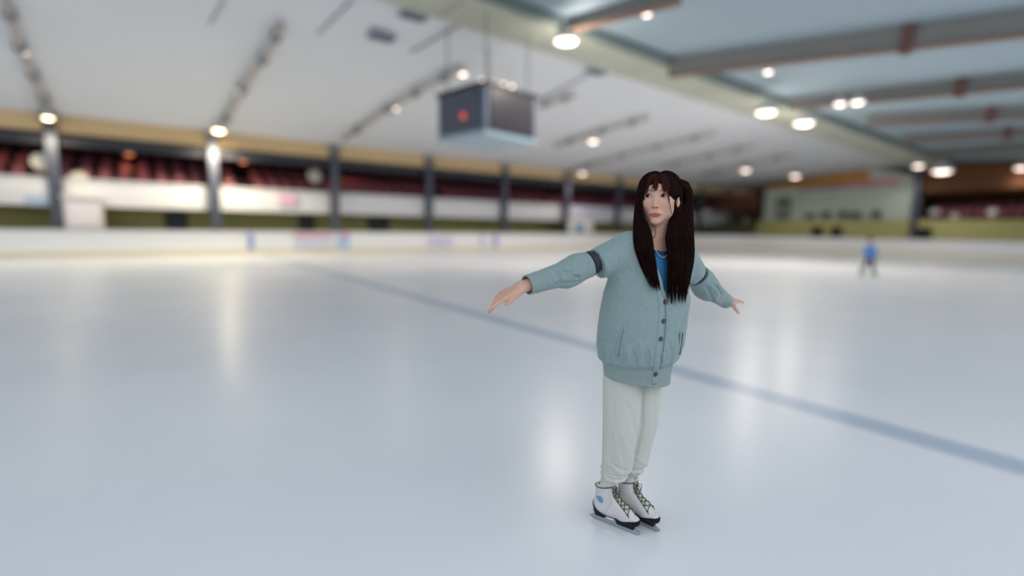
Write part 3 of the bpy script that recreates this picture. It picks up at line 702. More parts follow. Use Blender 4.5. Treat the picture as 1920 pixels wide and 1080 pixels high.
# ---- clothes
M_card = mat('cardigan_knit', '7E9495', .9, vary=.16, vscale=60, bump=.5, bscale=220, sheen=.15)
M_rib = mat('cardigan_rib', '829594', .88, vary=.05, vscale=60, sheen=.2)
def rib_mat(name, col, n_, axis='Z'):
    m = mat(name, col, .85, vary=.05, vscale=50, sheen=.2); return m
M_tee = mat('tshirt_blue', '2A70A0', .8, vary=.05, vscale=40, bump=.3, bscale=120)
M_pant = mat('trouser_cream', 'BCBFB9', .85, vary=.03, vscale=30, bump=.3, bscale=200, sheen=.2)
TORSO = [(.770, .036, .005, .168, .128, BY), (.83, .036, .004, .176, .136, BY), (.855, .037, .003, .202, .158, BY), (.92, .043, .002, .222, .165, BY), (1.0, .049, .002, .228, .160, BY), (1.08, .056, .003, .230, .152, BY),
         (1.16, .062, .005, .222, .145, BY), (1.24, .070, .008, .205, .135, BY), (1.30, .076, .010, .185, .122, BY), (1.35, .082, .012, .155, .105, BY), (1.39, .086, .014, .112, .088, BY), (1.425, .088, .016, .072, .072, BY)]
def plane_cut(P, p, d): return (P-p) @ d
cutR = SHR+(ELR-SHR)*.56; dR = (ELR-SHR)/np.linalg.norm(ELR-SHR)
cutL = SHL+(ELL-SHL)*.52; dL = (ELL-SHL)/np.linalg.norm(ELL-SHL)
def card_base(P):
    f = stack(P, TORSO); f = smax(f, P[:, 2]-1.432, .02)
    a = rc(P, SHR+A3(.02, .01, -.012), cutR+dR*.06+A3(0, 0, -.012), .088, .060); a = smax(a, plane_cut(P, cutR, dR), .006)
    b = rc(P, SHL+A3(-.02, -.01, -.012), cutL+dL*.06+A3(0, 0, -.012), .086, .060); b = smax(b, plane_cut(P, cutL, dL), .006)
    return smin(smin(f, a, .05), b, .05)
def crease(f0_, lines):
    """lines: (pixel start, pixel end, radius, depth) pressed into (depth>0) or raised on the surface"""
    L_ = []
    for (p0, p1, r, dp) in lines:
        a = onto(f0_, *p0); b = onto(f0_, *p1)
        if a is None or b is None: continue
        n_ = normal(f0_, (a+b)/2); mid = snap(f0_, (a+b)/2); L_.append((a, mid, b, r, dp))
    def g_(P):
        f = f0_(P); add = np.zeros(len(P)); near = np.abs(f) < .03
        if near.any():
            Q = P[near]; ad = np.zeros(len(Q))
            for (a, m_, b, r, dp) in L_:
                d = np.minimum(rc(Q, a, m_, 0, 0), rc(Q, m_, b, 0, 0)); ad += dp*np.exp(-(d/r)**2)
            add[near] = np.clip(ad, -.010, .0105)
        return f+add
    return g_
lc = [(a_, b_, r_, d_*1.6) for (a_, b_, r_, d_) in [((1122, 478), (1136, 600), .006, .0035), ((1150, 462), (1120, 500), .010, -.003), ((1140, 520), (1118, 600), .014, .005), ((1160, 500), (1125, 560), .012, -.004),
      ((1245, 540), (1180, 590), .016, .003), ((1230, 600), (1170, 640), .018, -.003), ((1150, 650), (1160, 680), .008, .004), ((1175, 655), (1182, 682), .008, -.004), ((1136, 652), (1142, 682), .008, -.004),
      ((1200, 640), (1205, 684), .009, -.003), ((1188, 655), (1192, 686), .007, .004), ((1215, 655), (1214, 690), .008, .003), ((1128, 640), (1134, 676), .008, .004), ((1255, 640), (1252, 690), .008, .004), ((1268, 600), (1262, 680), .010, -.004),
      ((1290, 540), (1272, 640), .014, .005), ((1302, 530), (1284, 600), .010, -.004), ((1165, 675), (1168, 684), .006, .004)]+[((1132+k*11, 668-(k%3)*6), (1133+k*11, 684+k*.6), .0045, .0045 if k % 2 else -.004) for k in range(11)]]
card_f1 = crease(card_base, lc)
# V opening along the button line
fdir = A3(math.sin(BY), -math.cos(BY), 0); ldir = A3(math.cos(BY), math.sin(BY), 0)   # front, her-left (picture right)
def wedge(P):
    q = P-A3(.066, .004, 0); u = q @ ldir; v = q @ fdir; w_ = np.interp(P[:, 2], [1.135, 1.15, 1.30, 1.44], [-.02, .004, .050, .075])
    return np.maximum(np.abs(u+.012)-w_, -(v-.02))
def card_f(P): return smax(card_f1(P), -wedge(P), .006)
def card_shell(P): return smax(card_f(P), -(card_base(P)+.014), .003)
def vneck_solid(P): return card_f(P)
VX = lambda px, py: onto(card_f1, px, py)
def card_main(P): return np.maximum(smax(card_f(P), .830-P[:, 2], .003), -(stack(P, TORSO)+.045))
card = sdf_obj('cardigan', card_main, (-.3, -.25, .76), (.42, .32, 1.45), .0042, M_card, person)
def hem_f(P):
    th = np.arctan2(P[:, 1]-.004, P[:, 0]-.036); f = stack(P, TORSO)+.0012*np.cos(th*150)
    return np.maximum(smax(np.maximum(f, P[:, 2]-.842), .752-.020*np.cos(th)-P[:, 2], .004), -(stack(P, TORSO)+.02))
sdf_obj('hem_band', hem_f, (-.2, -.2, .70), (.27, .22, .86), .0032, M_rib, card)
# front edge bands, buttons, pockets lie on the knit
full_f = lambda P: np.minimum(card_f1(P), stack(P, TORSO))
def ribbon(f, pix, width, thick, name, m, parent, sub=6):
    pts = []
    for (a, b) in zip(pix[:-1], pix[1:]):
        for i in range(sub): t = i/sub; pts.append((a[0]+(b[0]-a[0])*t, a[1]+(b[1]-a[1])*t))
    pts.append(pix[-1]); C_ = [onto(f, *p) for p in pts]; C_ = [c for c in C_ if c is not None]; N_ = [normal(f, c) for c in C_]; vs = []; fs = []
    wd = width if hasattr(width, '__len__') else [width]*len(C_)
    for i, c in enumerate(C_):
        t = C_[min(i+1, len(C_)-1)]-C_[max(i-1, 0)]; t /= np.linalg.norm(t); s_ = np.cross(t, N_[i]); s_ /= np.linalg.norm(s_); w_ = np.interp(i, np.linspace(0, len(C_)-1, len(wd)), wd)/2
        for u in (-1, -.5, 0, .5, 1): p = snap(f, c+s_*w_*u, 4); vs.append(p+N_[i]*(thick if abs(u) < 1 else thick*.3)); 
        for u in (1, -1): p = snap(f, c+s_*w_*u, 4); vs.append(p-N_[i]*.003)
    for i in range(len(C_)-1):
        for k in range(7): a = i*7+k; b = i*7+(k+1) % 7; fs.append((a, b, b+7, a+7))
    fs.append(tuple(range(7))); fs.append(tuple((len(C_)-1)*7+k for k in range(6, -1, -1)))
    return MB().add(vs, fs).build(name, m, parent, True)
M_plk = mat('placket_knit', '83959A', .85, vary=.05, vscale=60)
ribbon(full_f, [(1239, 556), (1241, 575), (1238, 620), (1233, 665), (1226, 721)], .030, .0035, 'button_placket', M_plk, card, 8)
ribbon(full_f, [(1247, 560), (1249, 600), (1245, 645), (1239, 690)], .008, .002, 'placket_edge_shade', mat('placket_shadow', '65767C', .85), card, 6)  # thin darker strip: shadow beside the placket, put into the colour
ribbon(card_f1, [(1206, 470), (1216, 500), (1228, 530), (1240, 560)], .022, .003, 'neck_band', M_plk, card, 6)
for px, py in ((1246, 566), (1243, 602), (1238, 635), (1228, 701)):
    c_ = onto(full_f, px, py); n_ = normal(full_f, c_); c_ = c_+n_*.0045; t1 = np.cross(n_, A3(0, 0, 1)); t1 /= np.linalg.norm(t1); t2 = np.cross(n_, t1)
    vs = []; fs = []; prof = [(.0098, 0), (.0105, .002), (.009, .0038), (.0065, .0032), (.0045, .0022), (.0, .0022)]; n1 = 20
    for r_, z_ in prof[:-1]:
        for k in range(n1): a = 2*math.pi*k/n1; vs.append(c_+(t1*math.cos(a)+t2*math.sin(a))*r_+n_*z_)
    vs.append(c_+n_*.0022)
    for i in range(4):
        for k in range(n1): a = i*n1+k; b = i*n1+(k+1) % n1; fs.append((a, b, b+n1, a+n1))
    for k in range(n1): fs.append((4*n1+k, 4*n1+(k+1) % n1, 5*n1))
    bt = MB().add(vs, fs).build('button', mat('button_brown', '2A1D1A', .3), card, True)
    MB().tube([c_+n_*.002, c_+n_*.0034], .0034, 14).build('button_centre', mat('button_tan', '8E7F6C', .4), bt)
# pockets: raised welt with a dark slit
for pix, lab in (([(1167, 617), (1164, 630), (1160, 650), (1158, 667)], 'a'), ([(1277, 624), (1276, 640), (1272, 664)], 'b')):
    pk = ribbon(full_f, pix, .017 if lab == 'a' else .012, .003, 'pocket_welt', M_plk, card, 4)
    ribbon(full_f, [(x+2.2, y) for x, y in pix], .0035, .0045, 'pocket_slit', mat('slit_dark', '52646C', .9), pk, 4)

def planes(f, P, *cuts):
    for p, d in cuts: f = smax(f, plane_cut(P, p, d), .004)
    return f
def sleeve(sh, el, wr, cap, r0_, r1_, r2_, lines, bx, nm_col):
    d1 = (el-sh)/np.linalg.norm(el-sh); d2 = (wr-el)/np.linalg.norm(wr-el)
    st = cap+d1*.038; cs = wr-d2*.085; ce = wr-d2*.018
    base = lambda P: smin(smin(rc(P, st-d1*.03, el, r0_, r1_), rc(P, el, cs+d2*.01, r1_+.001, r2_), .03), smin(ell(P, el-A3(0, 0, .012)+d2*.03, (.05, .05, .05)), ell(P, st+d1*.055+A3(0, 0, .014), (.056, .05, .052)), .02), .02)
    g_ = crease(base, lines)
    f = lambda P: smax(planes(g_(P), P, (st, -d1), (cs+d2*.012, d2)), -(base(P)+.018), .003)
    lo, hi = bx
    sl = sdf_obj('sleeve', f, lo, hi, .0036, M_card, person)
    ax = d2/np.linalg.norm(d2); u_ = np.cross(ax, A3(0, 0, 1)); u_ /= np.linalg.norm(u_); v_ = np.cross(ax, u_)
    def cuff(P):
        q = P-cs; th = np.arctan2(q @ u_, q @ v_); f = rc(P, cs, ce, r2_+.001, r2_-.002)+.0009*np.cos(th*52)
        return smax(planes(f, P, (cs, -d2), (ce, d2)), -(rc(P, cs-d2*.02, ce+d2*.02, r2_-.005, r2_-.008)), .003)
    sdf_obj('cuff', cuff, lo, hi, .0028, M_rib, sl)
    iner = lambda P: smax(planes(rc(P, sh, el, .050, .046), P, (cap-d1*.03, -d1), (st+d1*.02, d1)), -rc(P, sh, el, .044, .040), .002)
    inn = sdf_obj('inner_sleeve', iner, lo, hi, .004, mat('inner_dark', '2C3A40', .8), person)
    # webbing strap and ring bridging the open seam
    c_ = cap+d1*.024; u_ = np.cross(d1, A3(0, 0, 1)); u_ /= np.linalg.norm(u_); v_ = np.cross(u_, d1); rr = .0510; vs = []; fs = []; n1 = 40
    for k in range(n1):
        a = 2*math.pi*k/n1; e_ = u_*math.cos(a)+v_*math.sin(a)
        for (dx, dr_) in ((-.008, 0), (.008, 0), (.008, .003), (-.008, .003)): vs.append(c_+d1*dx+e_*(rr+dr_))
    for k in range(n1):
        for j in range(4): a = 4*k+j; b = 4*k+(j+1) % 4; a2 = 4*((k+1) % n1)+j; b2 = 4*((k+1) % n1)+(j+1) % 4; fs.append((a, b, b2, a2))
    MB().add(vs, fs).build('arm_strap', mat('strap_black', '1E292C', .6), inn, True)
    rg = c_+(-v_*.8+A3(0, -.6, 0))/1.0*.0575; pts = [rg+(u_*math.cos(t)*.3+v_*math.cos(t)+d1*math.sin(t))*.008 for t in np.linspace(0, 2*math.pi, 15)]
    MB().tube(pts, .0016, 6, False).build('metal_ring', mat('ring_metal', 'C8C8C8', .25, 1), inn, True)
    return sl
sleeve(SHR, ELR, WRR, cutR, .058, .055, .043, [((1085, 520), (1055, 508), .007, .010), ((1083, 507), (1062, 501), .008, -.008), ((1088, 513), (1064, 517), .008, -.009), ((1087, 528), (1042, 534), .006, .008), ((1042, 508), (1050, 527), .008, .008), ((1060, 503), (1054, 512), .009, -.009), ((1036, 526), (1038, 545), .006, .006), ((1032, 508), (1034, 520), .008, -.008), ((1064, 522), (1044, 525), .009, -.007), ((1080, 536), (1055, 543), .008, -.006)], ((-.56, -.37, 1.10), (-.15, .0, 1.42)), 'r')
sleeve(SHL, ELL, WRL, cutL, .060, .060, .040, [((1325, 538), (1337, 566), .008, .008), ((1335, 536), (1346, 552), .009, -.009), ((1328, 548), (1334, 568), .008, -.005), ((1338, 534), (1352, 552), .007, .009), ((1347, 535), (1358, 548), .010, -.010), ((1348, 566), (1362, 561), .008, .007), ((1342, 560), (1352, 572), .010, -.007)], ((.25, .0, .95), (.68, .47, 1.38)), 'l')
# shoulder seams
ribbon(card_f1, [(1119, 479), (1124, 500), (1124, 530), (1121, 556)], .004, .0016, 'shoulder_seam', M_plk, card, 5)

tee_rows = [(z, cx, cy, a-.030 if a > .1 else a-.012, b-.028 if b > .1 else b-.010, y) for (z, cx, cy, a, b, y) in TORSO]
def tee_f(P):
    f = stack(P, tee_rows); q = P-A3(.088, .012, 0); rr = np.hypot(q[:, 0], q[:, 1])
    top = 1.318+.40*np.clip(rr-.03, 0, .2)+.10*np.clip(q[:, 1], -.1, .1)+.025
    return np.maximum(smax(np.maximum(f, P[:, 2]-top), .90-P[:, 2], .004), -(f+.006))
tee = sdf_obj('t_shirt', tee_f, (-.2, -.18, .9), (.33, .2, 1.44), .0045, M_tee, person)
collar = []; tf = lambda P: stack(P, tee_rows)
for t in np.linspace(0, 1, 22):
    p = onto(tf, 1222+36*t, 466+9*math.sin(math.pi*t)); collar.append(p+normal(tf, p)*(.004+.002*math.sin(t*44)))
MB().tube(collar, .0048, 8).build('ruffled_collar', mat('collar_navy', '23405C', .8), tee, True)
for k in range(26):
    if k == 0: nk = []
    t = k/25; p = onto(tf, 1226+29*t, 468+16*math.sin(math.pi*t)); nk.append(p+normal(tf, p)*.010)
nm = MB()
for a, b in zip(nk[:-1], nk[1:]):
    d = (b-a); nm.tube([a, a+d*.25, a+d*.75, b], [.0012, .0024, .0024, .0012], 8)
ne = nm.build('necklace', mat('silver', 'C9CCD0', .2, 1), person, True); ne['kind'] = 'stuff'; del ne['kind']

# ---- trousers
def trou_base(P):
    wz = P[:, 2]
    a = np.minimum(rc(P, (-.035, -.01, .80), (-.035, -.008, .52), .093, .085), rc(P, (-.035, -.008, .52), (-.040, .015, .285), .085, .071))
    b = np.minimum(rc(P, (.090, .04, .80), (.080, .062, .52), .080, .078), rc(P, (.080, .062, .52), (.058, .078, .285), .078, .064))
    f = smin(a, b, .010)
    hip = np.maximum(stack(P, [(.76, .03, .01, .140, .100, BY), (.98, .04, .0, .15, .11, BY)]), .78-wz); f = smin(f, hip, .03)
    return smax(f, wz-.95, .01)
trl = [((1150, 715), (1150, 860), .010, .004), ((1138, 740), (1165, 870), .014, -.004), ((1175, 760), (1192, 860), .012, .004), ((1160, 800), (1185, 872), .010, -.004), ((1205, 725), (1204, 800), .007, .008), ((1204, 800), (1192, 850), .006, .008), ((1192, 850), (1180, 888), .006, .008),
       ((1225, 730), (1222, 840), .012, .004), ((1234, 760), (1226, 850), .009, -.003), ((1212, 840), (1218, 885), .008, .004), ((1140, 830), (1148, 885), .008, .005), ((1165, 850), (1172, 890), .008, .004), ((1135, 862), (1160, 884), .008, -.005), ((1195, 860), (1214, 872), .009, -.005), ((1150, 872), (1180, 884), .007, .005),
       ((1142, 740), (1146, 820), .008, .003), ((1190, 730), (1186, 800), .012, .003)]
trou_g = crease(trou_base, trl)
def trou_f(P):
    f = trou_g(P); z = P[:, 2]
    return smax(smax(f, .288-z, .02), z-.93, .01)
tr = sdf_obj('trousers', trou_f, (-.2, -.2, .22), (.26, .22, .97), .0042, M_pant, person)
for (cx, cy, r_, z0) in ((-.050, .016, .064, .284), (.052, .078, .058, .286)):
    def cuf(P, cx=cx, cy=cy, r_=r_, z0=z0):
        q = P-A3(cx, cy, z0); th = np.arctan2(q[:, 1], q[:, 0]); zz = P[:, 2]
        rr = np.hypot(q[:, 0], q[:, 1]); R_ = r_+.0026*np.sin((zz-z0)*210+1.8*np.sin(th*2+cx*30))+.0015*np.sin(th*9+zz*90)-.12*np.clip(z0-zz, 0, .1)
        return np.maximum(smax(rr-R_, np.abs(zz-z0+.008)-.028, .012), -(rr-R_+.012))
    sdf_obj('gathered_cuff', cuf, (cx-.08, cy-.08, z0-.05), (cx+.08, cy+.08, z0+.03), .003, M_pant, tr)

for a_, b_ in (((-.052, .018, .30), (-.083, .037, .185)), ((.050, .079, .30), (.036, .085, .185))):
    def sock(P, a_=a_, b_=b_):
        th = np.arctan2(P[:, 1]-b_[1], P[:, 0]-b_[0]); f = rc(P, a_, b_, .047, .034)+.0022*np.sin(P[:, 2]*230+1.6*np.sin(th*1.5))
        return smax(smax(f, .19-P[:, 2], .004), P[:, 2]-.30, .01)
    sdf_obj('sock', sock, (-.14, -.05, .16), (.12, .15, .32), .003, mat('sock_cream', 'BDBFB6', .85, bump=.3, bscale=200), person)

# ---- ice skates
M_boot = mat('boot_white', 'C6C3C6', .45, vary=.03, vscale=30); M_sole = mat('boot_black', '0F1116', .5, spec=.2); M_blade = mat('blade_steel', 'AEB6BC', .25, 1)
M_lace = mat('lace_olive', '3C4438', .8); M_tongue = mat('tongue_cream', 'B9BEA6', .7)
def skate(cx, cy, dx, dy, first):
    dv = np.array((dx, dy))/math.hypot(dx, dy); F_ = A3(dv[0], dv[1], 0); S_ = A3(-dv[1], dv[0], 0)     # S_: left of the foot
    C_ = A3(cx, cy, 0)
    def q_(P): q = P-C_; return np.stack([q @ F_, q @ S_, q[:, 2]], -1)
    def loc(x, y, z): return C_+F_*x+S_*y+A3(0, 0, z)
    def boot0(P):
        q = q_(P); w_ = q*np.array((1, 1.12, 1))
        f = smin(rc(w_, (-.078, 0, .088), (-.03, 0, .085), .034, .033), rc(w_, (-.03, 0, .085), (.055, 0, .078), .033, .034), .02)
        f = smin(f, rc(w_, (.055, 0, .076), (.098, 0, .068), .034, .026), .015)
        f = smin(f, rc(q*np.array((1, 1.2, 1)), (-.068, 0, .095), (-.052, 0, .24), .040, .050), .025)
        f = smin(f, rc(w_, (-.035, 0, .15), (.045, 0, .09), .030, .026), .03)
        return f
    def boot(P):
        q = q_(P); f = boot0(P); f = smax(f, .052-q[:, 2], .004)
        f = smax(f, (q[:, 2]-.208)-.25*(q[:, 0]+.06), .006)
        return smax(f, -rc(q*np.array((1, 1.2, 1)), (-.062, 0, .16), (-.052, 0, .27), .028, .042), .004)
    ext = ((cx-.17, cy-.17, .0), (cx+.17, cy+.17, .27))
    b = sdf_obj('ice_skate', boot, *ext, .0028, M_boot, person)
    def sole(P):
        q = q_(P); x = q[:, 0]; f = boot0(P)-.0028
        top = np.interp(x, [-.13, -.10, -.075, -.045, 0, .04, .075, .125], [.115, .092, .072, .056, .052, .058, .068, .080])
        low = smax(np.maximum(smax(f, q[:, 2]-top, .003), .050-q[:, 2]), -1-q[:, 2], .002)
        # holder under heel and ball
        def blk(x0, x1, y_, z0, z1): return np.maximum.reduce([x0-x-(q[:, 2]-z0)*.3, x-x1-(q[:, 2]-z0)*.35, np.abs(q[:, 1])-y_-(q[:, 2]-z0)*.25, z0-q[:, 2], q[:, 2]-z1])
        return smin(low, np.minimum(blk(-.100, -.052, .012, .030, .062), blk(.015, .100, .014, .026, .062)), .006)
    sdf_obj('sole', sole, *ext, .0028, M_sole, b)
    bl = MB(); n1 = 24; pr = []
    for i in range(n1+1):
        x = -.132+.262*i/n1; e_ = max(abs(x)-.105, 0); zb = (e_*e_*18); zt = .030 if -.115 < x < .11 else .024; pr.append((x, zb, zt))
    vs = []; fs = []
    for (x, zb, zt) in pr: vs += [loc(x, -.002, zb), loc(x, .002, zb), loc(x, .002, zt), loc(x, -.002, zt)]
    for i in range(n1):
        k = 4*i; fs += [(k, k+1, k+5, k+4), (k+1, k+2, k+6, k+5), (k+2, k+3, k+7, k+6), (k+3, k, k+4, k+7)]
    fs += [(3, 2, 1, 0), tuple(4*n1+j for j in range(4))]
    bl.add(vs, fs).build('blade', M_blade, b)
    # tongue
    def tong(P):
        q = q_(P); f = boot0(P)-.003
        ctr = np.interp(q[:, 2], [.07, .10, .16, .26], [.06, .03, 0, 0]); hw_ = .014
        return np.maximum.reduce([smax(f, np.abs(q[:, 1])-hw_, .003), -(boot0(P)+.005), -(q[:, 0]+.035), q[:, 0]-.070, .085-q[:, 2], q[:, 2]-.232])
    sdf_obj('tongue', tong, *ext, .0028, M_tongue, b)
    # laces: pairs of crossing strings over the tongue
    F0 = lambda P: boot0(P)-.003
    def top_pt(x, y):
        """first surface point coming from the front and above"""
        o_ = loc(x+.10, y, 0)+A3(0, 0, .15); tgt = loc(x, y, 0)
        return None
    ax = [(.062, .098), (.044, .118), (.028, .135), (.012, .150), (-.002, .166), (-.006, .184), (-.008, .200)]
    rows = []
    for (x, z) in ax:
        r_ = []
        for y in (-.021, -.012, 0, .012, .021): r_.append(snap(F0, loc(x+.01, y, z), 10))
        rows.append(r_)
    nf = lambda p: p+normal(F0, p)*.0028
    ed = mat('eyelet', '30342E', .5)
    for i in range(len(rows)-1):
        A_, B_ = rows[i], rows[i+1]
        m = MB().tube([nf(A_[0]), nf((A_[1]*.75+B_[1]*.25)), nf((A_[2]+B_[2])/2)+normal(F0, A_[2])*.001, nf(A_[3]*.25+B_[3]*.75), nf(B_[4])], .0019, 6)
        m.build('lace', M_lace, b, True)
        MB().tube([nf(A_[4]), nf((A_[3]*.75+B_[3]*.25)), nf((A_[2]+B_[2])/2), nf(A_[1]*.25+B_[1]*.75), nf(B_[0])], .0019, 6).build('lace', M_lace, b, True)
    for i in range(len(rows)):
        for j in (0, 4):
            p = rows[i][j]; n_ = normal(F0, p); MB().tube([p-n_*.002, p+n_*.0022], .0032, 8).build('eyelet', ed, b, True)
    # dark piping up the lacing edge and round the top
    for s_ in (-1, 1):
        P_ = [snap(F0, loc(x+.01, s_*.026, z), 10) for (x, z) in [(.072, .09)]+ax]
        MB().tube([p+normal(F0, p)*.0005 for p in P_], .0017, 6).build('piping', M_sole, b, True)
    # bow
    c_ = nf(rows[-1][2]); 
    for s_ in (-1, 1):
        MB().tube([c_+S_*(s_*.030*math.sin(t))+A3(0, 0, -.022*(1-math.cos(t)))+F_*(.006+.004*math.sin(t)) for t in np.linspace(0, math.pi, 9)], .0018, 6).build('lace_bow', M_lace, b, True)
        MB().tube([c_, c_+S_*s_*.014+A3(0, 0, -.02)+F_*.010, c_+S_*s_*.018+A3(0, 0, -.045)+F_*.016], .0017, 6).build('lace_end', M_lace, b, True)
    MB().tube([snap(F0, loc(-.052+.046*math.cos(a), .045*math.sin(a), .200+.010*math.cos(a)), 8) for a in np.linspace(0, 2*math.pi, 29)], .0028, 6, False).build('top_binding', mat('binding_navy', '38506A', .6), b, True)
    return b, boot0, loc
sk1, bf1, l1 = skate(-.040, .0065, .81, -.59, True)
sk2, bf2, l2 = skate(.073, .047, .71, -.70, False)
# blue patch on the outer ankle, thin side seams
def patch(f, poly, name, m, parent, out=.0008):
    import itertools
    c_ = np.mean(poly, 0); P_ = []; N = 7
    vs = []; fs = []; n1 = len(poly); dense = []
    for i in range(n1):
        a = np.array(poly[i], float); b = np.array(poly[(i+1) % n1], float)
        for k in range(5): dense.append(a+(b-a)*k/5)
    rings = [.999, .66, .33]
    for r_ in rings:
        for d in dense: p = onto(f, *(c_+(d-c_)*r_)); vs.append(p+normal(f, p)*out)
    p = onto(f, *c_); vs.append(p+normal(f, p)*out); m1 = len(dense)
    for j in range(2):
        for k in range(m1): a = j*m1+k; b = j*m1+(k+1) % m1; fs.append((a, b, b+m1, a+m1))
    for k in range(m1): fs.append((2*m1+k, 2*m1+(k+1) % m1, 3*m1))
    for k in range(m1): p0 = vs[k]; vs.append(p0-normal(f, p0)*.003)
    q0 = 3*m1+1
    for k in range(m1): fs.append((k, q0+k, q0+(k+1) % m1, (k+1) % m1))
    return MB().add(vs, fs).build(name, m, parent, True)
patch(bf1, [(1117, 929), (1128, 931), (1131, 938), (1129, 944), (1123, 940)], 'ankle_patch', mat('patch_blue', '5B93B8', .5), sk1)
ribbon(bf1, [(1141, 925), (1146, 944), (1134, 962)], .0022, .0010, 'side_seam', mat('seam_tan', 'A59F98', .7), sk1, 4)
ribbon(bf1, [(1150, 964), (1158, 972), (1163, 975)], .003, .0010, 'side_mark', mat('mark_pink', 'B99A98', .7), sk1, 3)

# ---- hair
M_hair = mat('hair_dark', '180907', .7, vary=.4, vscale=14, spec=.05)
def cap_f(P):
    q = tohead(P); ax = q.copy(); ax[:, 0] = np.abs(ax[:, 0])
    f = ell(ax, (.022, .016, .040), (.066, .096, .082)); f = smin(f, ell(q, (0, .045, -.02), (.074, .066, .095)), .03)
    f = smax(f, -ell(q, (0, -.118, -.045), (.068, .098, .112)), .012)
    ear = ell(q, (.088, -.020, -.028), (.028, .040, .042)); f = smax(f, -ear, .01)
    side = smin(ell(q, (-.070, -.012, -.05), (.016, .034, .085)), ell(q, (.074, .040, -.05), (.020, .030, .08)), .02)
    f = smin(f, side, .015)
    th = np.arctan2(q[:, 1]-.016, q[:, 2]-.03); return f+.0007*np.sin(th*70+q[:, 0]*60)
hair = sdf_obj('hair', cap_f, (-.02, -.14, 1.38), (.23, .16, 1.74), .0028, M_hair, person)
rnd = random.Random(5)
def snapv(f, P, n=8):
    for _ in range(n):
        v = f(P); e = 1e-3; G = np.stack([f(P+np.eye(3)[i]*e)-f(P-np.eye(3)[i]*e) for i in range(3)], -1)/(2*e); P = P-G*(v*.8/((G**2).sum(1)+1e-6))[:, None]
    return P
SC = lambda P: np.minimum(cap_f(P), head_f(P)-.004)
def strands(mb, paths, r, f=None, lift=0, snapto=None):
    P = np.array(paths); sh = P.shape
    if snapto is not None:
        Q = snapv(snapto, P.reshape(-1, 3)); e = 1e-3
        if lift: G = np.stack([snapto(Q+np.eye(3)[i]*e)-snapto(Q-np.eye(3)[i]*e) for i in range(3)], -1)/(2*e); Q = Q+G*lift
        P = Q.reshape(sh)
    for p in P:
        rr = r*rnd.uniform(.7, 1.3); n_ = len(p); mb.tube(list(p), [rr*(.35 if i in (0,) else (1 if i < n_*.7 else max(.12, 1-(i-n_*.7)/(n_*.3)*.9))) for i in range(n_)], 5)
top = []
for k in range(520):
    s_ = 1 if k % 2 else -1; y0 = rnd.uniform(-.075, .09); ph = np.linspace(.06, 2.0, 13)+rnd.uniform(-.03, .03)
    top.append([fromhead((s_*(.082*math.sin(a)+.004), y0*(1-.25*math.sin(a))+.03*math.sin(a)+.0*a, .038+.084*math.cos(a) if a < 1.57 else .038-.10*(a-1.57))) for a in ph])
mb = MB(); strands(mb, top, .0013, snapto=cap_f, lift=.0006)
o = mb.build('crown_strands', M_hair, hair, True); o['kind'] = 'stuff'
# fringe
fr = []; 
for k in range(130):
    cl = rnd.choice((-.056, -.052, -.048, -.044, -.038, -.034, -.010, -.004, .000, .004, .026, .032, .040, .046, .050, .056)); x = cl+rnd.gauss(0, .0025); zb = rnd.uniform(.018, .040) if abs(cl) < .03 else (rnd.uniform(.010, .034) if abs(cl) < .050 else rnd.uniform(-.020, .02))
    x0 = cl*.45+rnd.gauss(0, .004); P_ = []
    for i in range(9): t = i/8; P_.append(fromhead((x0+(x-x0)*min(1, t*1.3), -.060-.026*math.sin(t*2.0), .108+(zb-.108)*t)))
    fr.append(P_)
mb = MB(); strands(mb, fr, .0013, snapto=SC, lift=.0022)
o = mb.build('fringe', mat('hair_brown', '2E1510', .65, vary=.2, vscale=20, spec=.08), hair, True); o['kind'] = 'stuff'
# long wisps over the cheek
def wisp(pix, ys, r):
    P_ = []
    for (px, py), y in zip(pix, ys):
        p = onto(SC, px, py); p = at_y(px, py, y) if p is None or p[1] > .08 else p+normal(SC, p)*.0028
        P_.append(p)
    C_ = [P_[0]]+P_+[P_[-1]]; Q_ = []
    for i in range(1, len(C_)-2):
        for t in np.linspace(0, 1, 5)[:-1]:
            a, b, c, d = C_[i-1], C_[i], C_[i+1], C_[i+2]; Q_.append(.5*(2*b+(c-a)*t+(2*a-5*b+4*c-d)*t*t+(3*b-a-3*c+d)*t**3))
    Q_.append(C_[-1]); return MB().tube(Q_, [r*.7]+[r]*(len(Q_)-2)+[r*.3], 6)
for pix, ys in ((((1250, 338), (1254, 352), (1254, 372), (1256, 388), (1259, 402)), (-.075, -.088, -.088, -.082, -.07)),
                (((1248, 338), (1252, 355), (1252, 368), (1254, 380)), (-.08, -.092, -.095, -.09)),
                (((1208, 345), (1206, 362), (1204, 378), (1206, 394)), (-.07, -.085, -.085, -.08)),
                (((1212, 345), (1209, 362), (1208, 376)), (-.075, -.092, -.095)),
                (((1222, 418), (1228, 428), (1229, 440), (1222, 450)), (-.06, -.07, -.075, -.08))):
    o = wisp(pix, ys, .0014).build('wisp', mat('hair_brown', '4A221A', .45), hair, True)
